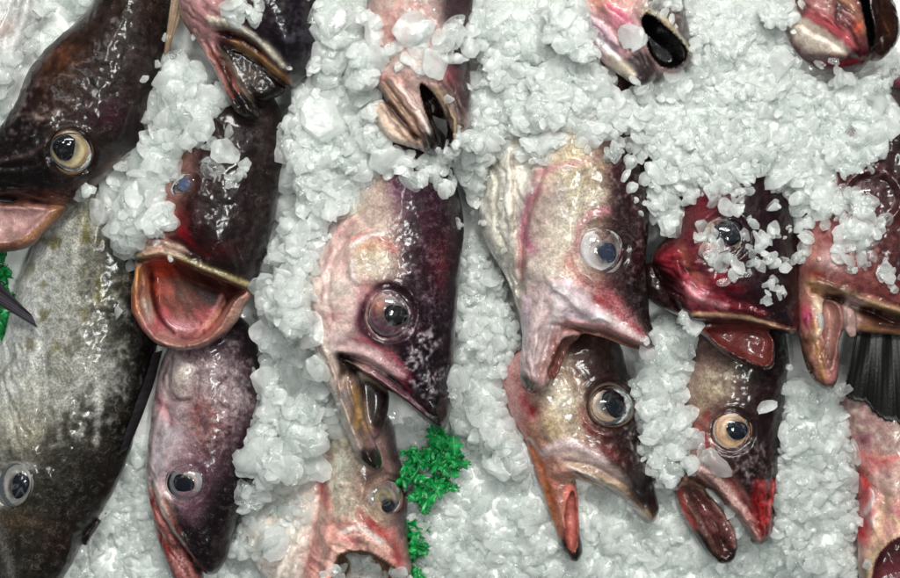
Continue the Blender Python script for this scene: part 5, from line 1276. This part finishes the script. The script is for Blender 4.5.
BIG = [  # single pieces one can point at
    (629, 34, 12, .35, 'frosted ice lump lodged in the pink jaw of the hollow mouthed fish'), (632, 48, 10, .3, 'lower ice lump lodged in the pink jaw of the hollow mouthed fish'),
    (604, 84, 12, .3, 'round ice lump below the hollow mouthed fish'), (787, 60, 14, .25, 'square pale ice block left of the red lipped fish'),
    (116, 312, 8, -.1, 'clear flat ice flake on the side of the mottled fish'), (762, 405, 9, .1, 'ice flake above the eye of the red snouted fish'),
    (414, 34, 17, .2, 'broad flat ice flake on the pale lipped fish'), (434, 58, 13, .2, 'glassy ice chunk on the pale lipped fish, beneath the broad flake'),
    (324, 118, 19, .2, 'largest rounded ice block in the heap left of the pale lipped fish'), (386, 158, 15, .2, 'rounded ice block at the top of the purple backed fish'),
    (406, 436, 13, .2, 'large ice lump in the mouth of the purple backed fish'), (715, 466, 13, .1, 'clear ice flake over the jaw of the red snouted fish'),
    (870, 100, 17, .2, 'grey clear ice block below the red lipped fish'), (820, 322, 7, 0, 'small ice lump in the ochre lipped mouth'),
    (300, 380, 20, .2, 'big clear ice slab right of the purple brown fish'), (290, 350, 17, .2, 'upper clear ice slab right of the purple brown fish'),
    (709, 246, 9, .1, 'ice lump covering the left of the icy maroon eye'), (724, 262, 10, .1, 'ice lump under the icy maroon eye'),
    (225, 152, 12, .2, 'round ice lump on the forehead of the gaping fish'),
]
N_SINGLE = 290
SPILL = [(A_LEFT, 30, 18), (A_MIDL, 30, 14), (A_MIDR, 50, 20), (A_RIGHT, 70, 26), (A_CEN, 16, 10), (A_R9, 24, 14), (A_MIDL2, 20, 12),
         ([(744,220),(776,226),(784,262),(756,270)], 16, 14), ([(800,200),(860,200),(880,230),(830,250)], 16, 14)]
# ------------------------------------------------------------------ green garnish
def leaflet(r, seed):
    q = np.random.default_rng(seed)
    na, nr = 36, 4
    V, F = [], []
    k = q.integers(7, 12); ph = q.random() * 6; cu = q.uniform(-.5, .5)
    for sz in (1, -1):
        for i in range(nr + 1):
            for a in range(na):
                th = 2 * math.pi * a / na
                rr = r * (i / nr) * (0.40 + 0.60 * abs(math.cos(k * th / 2 + ph)) ** .7) * (1 + .12 * math.sin(7 * th + ph))
                x, y = rr * math.cos(th) * 1.35, rr * math.sin(th) * .85
                z = cu * r * (x / r) ** 2 * .5 + 0.30 * r * (i / nr) ** 2 * math.sin(4 * th + ph * 2) + sz * .55
                V.append((x, y, z))
    N = (nr + 1) * na
    for i in range(nr):
        for a in range(na):
            b = (a + 1) % na
            F.append((i * na + a, (i + 1) * na + a, (i + 1) * na + b, i * na + b))
            F.append((N + i * na + b, N + (i + 1) * na + b, N + (i + 1) * na + a, N + i * na + a))
    for a in range(na):
        b = (a + 1) % na
        F.append((nr * na + a, N + nr * na + a, N + nr * na + b, nr * na + b))
    return np.array(V), np.array(F)
LEAVES = []
for k in range(7):
    V, F = leaflet(9.0, 100 + k)
    LEAVES.append(new_mesh('leaf', V * S, F, M_GREEN, True))
def sprig(x, y, z, n, rad, ang, length, label, seed, spread=1.0):
    from mathutils import Euler
    q = np.random.default_rng(seed)
    root = bpy.data.objects.new('garnish_sprig', None); root.location = W(x, y, z); root.empty_display_size = .01
    root.location.z -= 8 * S
    C.objects.link(root); tag(root, label, 'garnish', 'green garnish between the fish')
    # stem: a thin tapering tube along ang
    ca, sa = math.cos(ang), math.sin(ang)
    pts = [(ca * length * t, sa * length * t, 4 * math.sin(t * 3)) for t in np.linspace(-.5, .5, 9)]
    V, F = [], []
    for i, p in enumerate(pts):
        r = 1.5 * (1.2 - i / 10)
        for a in range(6):
            th = a * math.pi / 3
            V.append((p[0] - sa * r * math.cos(th), p[1] + ca * r * math.cos(th), p[2] + r * math.sin(th)))
    for i in range(8):
        for a in range(6):
            b = (a + 1) % 6
            F.append((i * 6 + a, i * 6 + b, (i + 1) * 6 + b, (i + 1) * 6 + a))
    link('stem', new_mesh('stem', np.array(V) * np.array([1, -1, 1]) * S, F, M_GREEN, True), root)
    for i in range(n):
        t = q.uniform(-.5, .5); o = q.normal() * rad * .5
        lx = ca * length * t - sa * o; ly = sa * length * t + ca * o
        l = link('leaf', LEAVES[int(q.integers(len(LEAVES)))], root)
        l.location = (lx * S, -ly * S, q.uniform(-3, 12) * S)
        l.rotation_euler = Euler((q.normal() * .5 * spread, q.normal() * .5 * spread, q.uniform(0, 6.28)))
        sc_ = q.uniform(.55, 1.15); l.scale = (sc_, sc_, sc_)
sprig(424, 462, 44, 22, 18, 2.2, 56, 'bright green garnish sprig under the black snout of the purple backed fish', 1)
sprig(446, 452, 44, 16, 16, .9, 44, 'green garnish sprig spreading right of the black snout', 2)
sprig(430, 488, 36, 12, 12, 2.4, 40, 'green garnish sprig half buried in ice beside the sunken eye', 3)
sprig(414, 534, 26, 10, 9, 1.3, 34, 'small green garnish sprig below the sunken eye', 4)
sprig(414, 568, 20, 10, 9, 1.5, 34, 'lowest green garnish sprig at the bottom edge', 5)
sprig(2, 258, 36, 9, 14, 1.8, 40, 'dark green garnish between two fish at the left edge', 6)
sprig(0, 318, 30, 10, 12, 1.7, 56, 'green garnish below the fin at the left edge', 7)
# ------------------------------------------------------------------ ice: bed, heaps, loose pieces
def chunk_variants(n, seed, detail):
    """irregular, half-melted lumps of unit radius: cut convex lumps, softened"""
    import bmesh
    out = []
    r = np.random.default_rng(seed)
    for k in range(n):
        bm = bmesh.new()
        bmesh.ops.create_icosphere(bm, subdivisions=detail, radius=1.0)
        P = np.array([v.co[:] for v in bm.verts])
        F = np.array([[v.index for v in f.verts] for f in bm.faces])
        bm.free()
        # lumps first, then sharp planar breaks
        D = P / np.maximum(np.linalg.norm(P, axis=1, keepdims=True), 1e-6)
        for q in range(6):
            c = r.normal(size=3); c /= np.linalg.norm(c)
            P = P * (1 + r.uniform(-0.30, 0.22) * np.exp(-((D - c) ** 2).sum(1) / r.uniform(0.08, 0.4)))[:, None]
        for q in range(r.integers(7, 13)):
            nrm = r.normal(size=3); nrm /= np.linalg.norm(nrm)
            h = r.uniform(0.42, 0.82)
            d = P @ nrm - h
            P = P - np.outer(np.maximum(d, 0) * r.uniform(0.85, 1.0), nrm)
        P = P * (1 + r.normal(size=(len(P), 1)) * (0.036 if detail > 2 else 0.03))
        P = P * np.array([r.uniform(1.1, 1.7), r.uniform(0.95, 1.35), r.uniform(0.34, 0.62)])
        out.append((P.astype(np.float32), F))
    return out
def sharp(me, ang=0.55):
    me.set_sharp_from_angle(angle=ang)
    return me
def rotm(r, flat=0.38):
    a = r.uniform(0, 2 * math.pi); b = r.normal() * flat; c = r.normal() * flat
    ca, sa, cb, sb, cc, s2 = math.cos(a), math.sin(a), math.cos(b), math.sin(b), math.cos(c), math.sin(c)
    Rz = np.array([[ca, -sa, 0], [sa, ca, 0], [0, 0, 1]])
    Ry = np.array([[cb, 0, sb], [0, 1, 0], [-sb, 0, cb]])
    Rx = np.array([[1, 0, 0], [0, cc, -s2], [0, s2, cc]])
    return Rz @ Ry @ Rx

# the bed: packed ice, rising to the back, with heaps between the fish
def px_sd(pts, gx, gy): return seg_dist(gx, gy, spline(pts, True, 4), True)
bx = np.arange(-80, 982, 2.5); by = np.arange(-80, 662, 2.5)
BX, BY = np.meshgrid(bx, by, indexing='ij')
# plan position seen by the camera at mid height, so that heaps sit between the fish
zb = base_z(np.clip(BY, -60, 640))
bh = zb - 14 - 18 * sstep(430, 360, BY) + 10 * fbm(BX, BY, 90, 3, 3) + 7 * fbm(BX, BY, 26, 3, 4) + 3.5 * fbm(BX, BY, 8, 2, 5)
for pts, lift, soft in HEAPS:
    kk = CAM_D / (CAM_D - (zb + lift))
    d = px_sd(pts, CX + (BX - CX) * kk, CY + (BY - CY) * kk)
    w = sstep(soft, -soft, d)
    bh = bh + w * (lift + 10 * fbm(BX, BY, 30, 2, 8))
BV = np.stack([(BX - CX) * S, (CY - BY) * S, bh * S], -1).reshape(-1, 3)
nyb = len(by)
ii = np.arange((len(bx) - 1) * nyb).reshape(len(bx) - 1, nyb)[:, :-1].ravel()
BF = np.stack([ii, ii + 1, ii + nyb + 1, ii + nyb], 1)
bed = link('ice_bed', new_mesh('ice_bed', BV, BF, M_BED, True))
tag(bed, 'packed crushed ice bed that the fish lie on', 'ice bed', kind='structure')
i, j = hidx(BX.ravel(), BY.ravel())
np.maximum.at(HMAP, (i, j), bh.ravel())
HMAP[HMAP < -500] = np.median(bh)

VAR = chunk_variants(14, 3, 2)
VARB = chunk_variants(12, 8, 3)
def sample_poly(pts, n, r):
    poly = spline(pts, True, 4)
    lo, hi = poly.min(0), poly.max(0)
    out = []
    while len(out) < n:
        q = lo + r.random((max(64, n * 3), 2)) * (hi - lo)
        d = seg_dist(q[:, 0], q[:, 1], poly, True)
        out += list(q[d < 0])
    return np.array(out[:n])
def settle(x, y, r, sink):
    """height at which a piece of radius r comes to rest on what is already there"""
    n = max(1, int(r * 0.75 / HM))
    i, j = hidx(np.array([x]), np.array([y])); i, j = i[0], j[0]
    sl = HMAP[max(0, i - n):i + n + 1, max(0, j - n):j + n + 1]
    z = np.percentile(sl, 50)
    zc = z + r * sink
    xx = HX0 + HM * (np.arange(max(0, i - n), min(HNX, i + n + 1)) + 0.5) - x
    yy = HY0 + HM * (np.arange(max(0, j - n), min(HNY, j + n + 1)) + 0.5) - y
    q = 1 - (xx[:, None] ** 2 + yy[None, :] ** 2) / (r * r)
    cap = np.where(q > 0, zc + 0.28 * r * np.sqrt(np.maximum(q, 0)), -1e3)
    sl2 = HMAP[max(0, i - n):i + n + 1, max(0, j - n):j + n + 1]
    np.maximum(sl2, cap, out=sl2)
    return zc
pieces = []            # x, y, z, r, variant, matrix, region
ir = np.random.default_rng(77)
for ri, (pts, n, r0, r1, sink, lab) in enumerate(ICE):
    q = sample_poly(pts, n, ir)
    rad = r0 + (r1 - r0) * ir.random(n) ** 1.7
    for (x, y), r in sorted(zip(q.tolist(), rad.tolist()), key=lambda a: -a[1] + ir.normal() * 4):
        # from photographed position to the place at that height
        i, j = hidx(np.array([x]), np.array([y])); zz = HMAP[i[0], j[0]]
        for _ in range(2):
            k = (CAM_D - zz) / CAM_D
            wx, wy = CX + (x - CX) * k, CY + (y - CY) * k
            i, j = hidx(np.array([wx]), np.array([wy])); zz = HMAP[i[0], j[0]]
        if pts in (A_FLOOR, A_SLUSH, A_SLUSH2) and FISH_MASK[i[0], j[0]]: continue
        zc = settle(wx, wy, r, sink)
        pieces.append((wx, wy, zc, r, ri))
for pts, n, reach in SPILL:
    poly = spline(pts, True, 4)
    lo, hi = poly.min(0) - reach, poly.max(0) + reach
    q = lo + ir.random((n * 14, 2)) * (hi - lo)
    d = seg_dist(q[:, 0], q[:, 1], poly, True)
    q = q[(d > -4) & (ir.random(len(q)) < np.exp(-np.maximum(d, 0) / (reach * .42)))][:n]
    for x, y in q:
        r = 1.8 + 5.0 * ir.random() ** 2.2
        i, j = hidx(np.array([x]), np.array([y])); zz = HMAP[i[0], j[0]]
        k = (CAM_D - zz) / CAM_D; wx, wy = CX + (x - CX) * k, CY + (y - CY) * k
        pieces.append((wx, wy, settle(wx, wy, r, .05), r, -1))
for (x, y, r, sink, lab) in BIG:
    i, j = hidx(np.array([x]), np.array([y])); zz = HMAP[i[0], j[0]]
    k = (CAM_D - zz) / CAM_D
    wx, wy = CX + (x - CX) * k, CY + (y - CY) * k
    zc = settle(wx, wy, r, sink)
    pieces.append((wx, wy, zc, r, lab))
def burial(p):
    n = max(1, int(p[3] * .5 / HM)); i, j = hidx(np.array([p[0]]), np.array([p[1]])); i, j = i[0], j[0]
    return np.percentile(HMAP[max(0, i - n):i + n + 1, max(0, j - n):j + n + 1], 25) - (p[2] + .32 * p[3])
n0 = len(pieces)
pieces = [p for p in pieces if burial(p) < 9]
print('pruned', n0 - len(pieces))
# the largest in view become things of their own, the rest is one mass
inview = [a for a, p in enumerate(pieces) if 0 < (p[0] - CX) / ((CAM_D - p[2]) / CAM_D) + CX < 900 and 0 < (p[1] - CY) / ((CAM_D - p[2]) / CAM_D) + CY < 578]
def exposed(p):
    i, j = hidx(np.array([p[0]]), np.array([p[1]]))
    return HMAP[i[0], j[0]] - (p[2] + 0.32 * p[3]) < 3
single = set(sorted([a for a in inview if exposed(pieces[a])], key=lambda a: -pieces[a][3])[:N_SINGLE])
MARKS = [(79,155,'the cream ringed eye'),(30,225,'the brown fish jaw'),(26,480,'the mottled fish eye'),(80,270,'the mottled silver flank'),(190,187,'the gaping fish eye'),
 (190,305,'the gaping red mouth'),(240,160,'the gaping fish forehead'),(191,478,'the purple brown fish eye'),(225,400,'the purple brown back'),(205,560,'the purple brown snout'),
 (255,80,'the half open top jaws'),(410,120,'the folded pink lips'),(391,313,'the dark purple eye'),(425,220,'the purple speckled back'),(440,420,'the sharp black snout'),
 (360,430,'the hanging narrow jaw'),(386,494,'the sunken eye'),(280,520,'the pale white belly'),(430,470,'the green garnish'),(598,250,'the grey blue eye'),
 (500,210,'the white ribbed belly'),(535,370,'the pink central jaw'),(640,335,'the central pointed snout'),(607,403,'the bulging cloudy eye'),(572,540,'the long open beak'),
 (650,510,'the beaked fish snout'),(620,60,'the black hollow mouth'),(840,55,'the dark red lips'),(716,238,'the icy maroon eye'),(770,250,'the icy maroon cheek'),
 (750,345,'the pink tongue'),(725,428,'the orange cream eye'),(762,505,'the blood red snout'),(720,545,'the red snouted jaw'),(860,200,'the right edge eye'),
 (840,300,'the ochre lip'),(870,380,'the black tail fin'),(870,500,'the lower corner mouth'),(20,20,'the pale corner fish')]
def where(p, clear):
    k = CAM_D / (CAM_D - p[2]); x, y = CX + (p[0] - CX) * k, CY + (p[1] - CY) * k
    m = min(MARKS, key=lambda q: math.hypot(q[0] - x, q[1] - y))
    dx, dy = x - m[0], y - m[1]; d = math.hypot(dx, dy)
    ang = (math.degrees(math.atan2(-dy, dx)) + 382.5) % 360
    dirs = ['right of', 'above right of', 'above', 'above left of', 'left of', 'below left of', 'below', 'below right of']
    dr = 'touching' if d < 16 else ('just ' if d < 36 else 'well ' if d > 62 else '') + dirs[int(ang // 45)]
    sz = 'large' if p[3] > R_HI else 'small' if p[3] < R_LO else 'mid sized'
    return f"{sz} {'clear' if clear else 'frosted'} ice chunk {dr} {m[2]}", x, y
rs = sorted(pieces[a][3] for a in single)
R_LO, R_HI = rs[len(rs) // 3], rs[2 * len(rs) // 3]
CLR = {a: bool(ir.random() < (0.2 if pieces[a][4] == -1 else 0.5)) for a in range(len(pieces))}
names = {}
for a in single:
    l, x, y = where(pieces[a], CLR[a])
    names.setdefault(l, []).append((x, y, a))
LAB = {}
for l, q in names.items():
    if len(q) == 1: LAB[q[0][2]] = l; continue
    wide = max(t[0] for t in q) - min(t[0] for t in q); tall = max(t[1] for t in q) - min(t[1] for t in q)
    q.sort(key=lambda t: t[0] if wide >= tall else t[1])
    ends = ('leftmost', 'rightmost') if wide >= tall else ('uppermost', 'lowest')
    for n_, t in enumerate(q):
        LAB[t[2]] = (ends[0] if n_ == 0 else ends[1] if n_ == len(q) - 1 else 'middle' if len(q) == 3 else ('', 'second', 'third', 'fourth', 'fifth', 'sixth', 'seventh', 'eighth')[min(n_, 7)] + ' ' + ends[0]) + ' ' + l
for a in single:
    if isinstance(pieces[a][4], str): LAB[a] = pieces[a][4]; CLR[a] = 'clear' in pieces[a][4]
from mathutils import Matrix
MASS = {False: [[], [], 0], True: [[], [], 0]}
shared = {}
for a, (x, y, z, r, ri) in enumerate(pieces):
    R = rotm(ir)
    clear = CLR[a]
    if a in single:
        vk = (int(ir.integers(len(VARB))), clear)
        if vk not in shared:
            P, F = VARB[vk[0]]
            shared[vk] = sharp(new_mesh('ice_chunk', P * S * 10, F, M_CLEAR if clear else M_ICE, True))
        o = link('ice_chunk', shared[vk])
        o.matrix_world = Matrix.Translation(((x - CX) * S, (CY - y) * S, z * S)) @ Matrix(R.tolist()).to_4x4() @ Matrix.Scale(r / 10.0, 4)
        tag(o, LAB[a], 'ice chunk', 'loose chunks of crushed ice')
    else:
        P, F = VAR[int(ir.integers(len(VAR)))]
        V = (P * r) @ R.T
        V = np.stack([(V[:, 0] + x - CX) * S, (V[:, 1] + CY - y) * S, (V[:, 2] + z) * S], 1)
        q = MASS[clear]; q[0].append(V); q[1].append(F + q[2]); q[2] += len(V)
for clear, (MV, MF, off) in MASS.items():
    if not MV: continue
    cm = link('crushed_ice', new_mesh('crushed_ice', np.concatenate(MV), np.concatenate(MF), M_CLEAR if clear else M_ICE, True))
    sharp(cm.data)
    tag(cm, 'small clear bits of crushed ice scattered through the heaps' if clear else 'mass of small frosted crushed ice heaped round and over the fish', 'crushed ice', kind='stuff')
print('pieces', len(pieces), 'single', len(single))
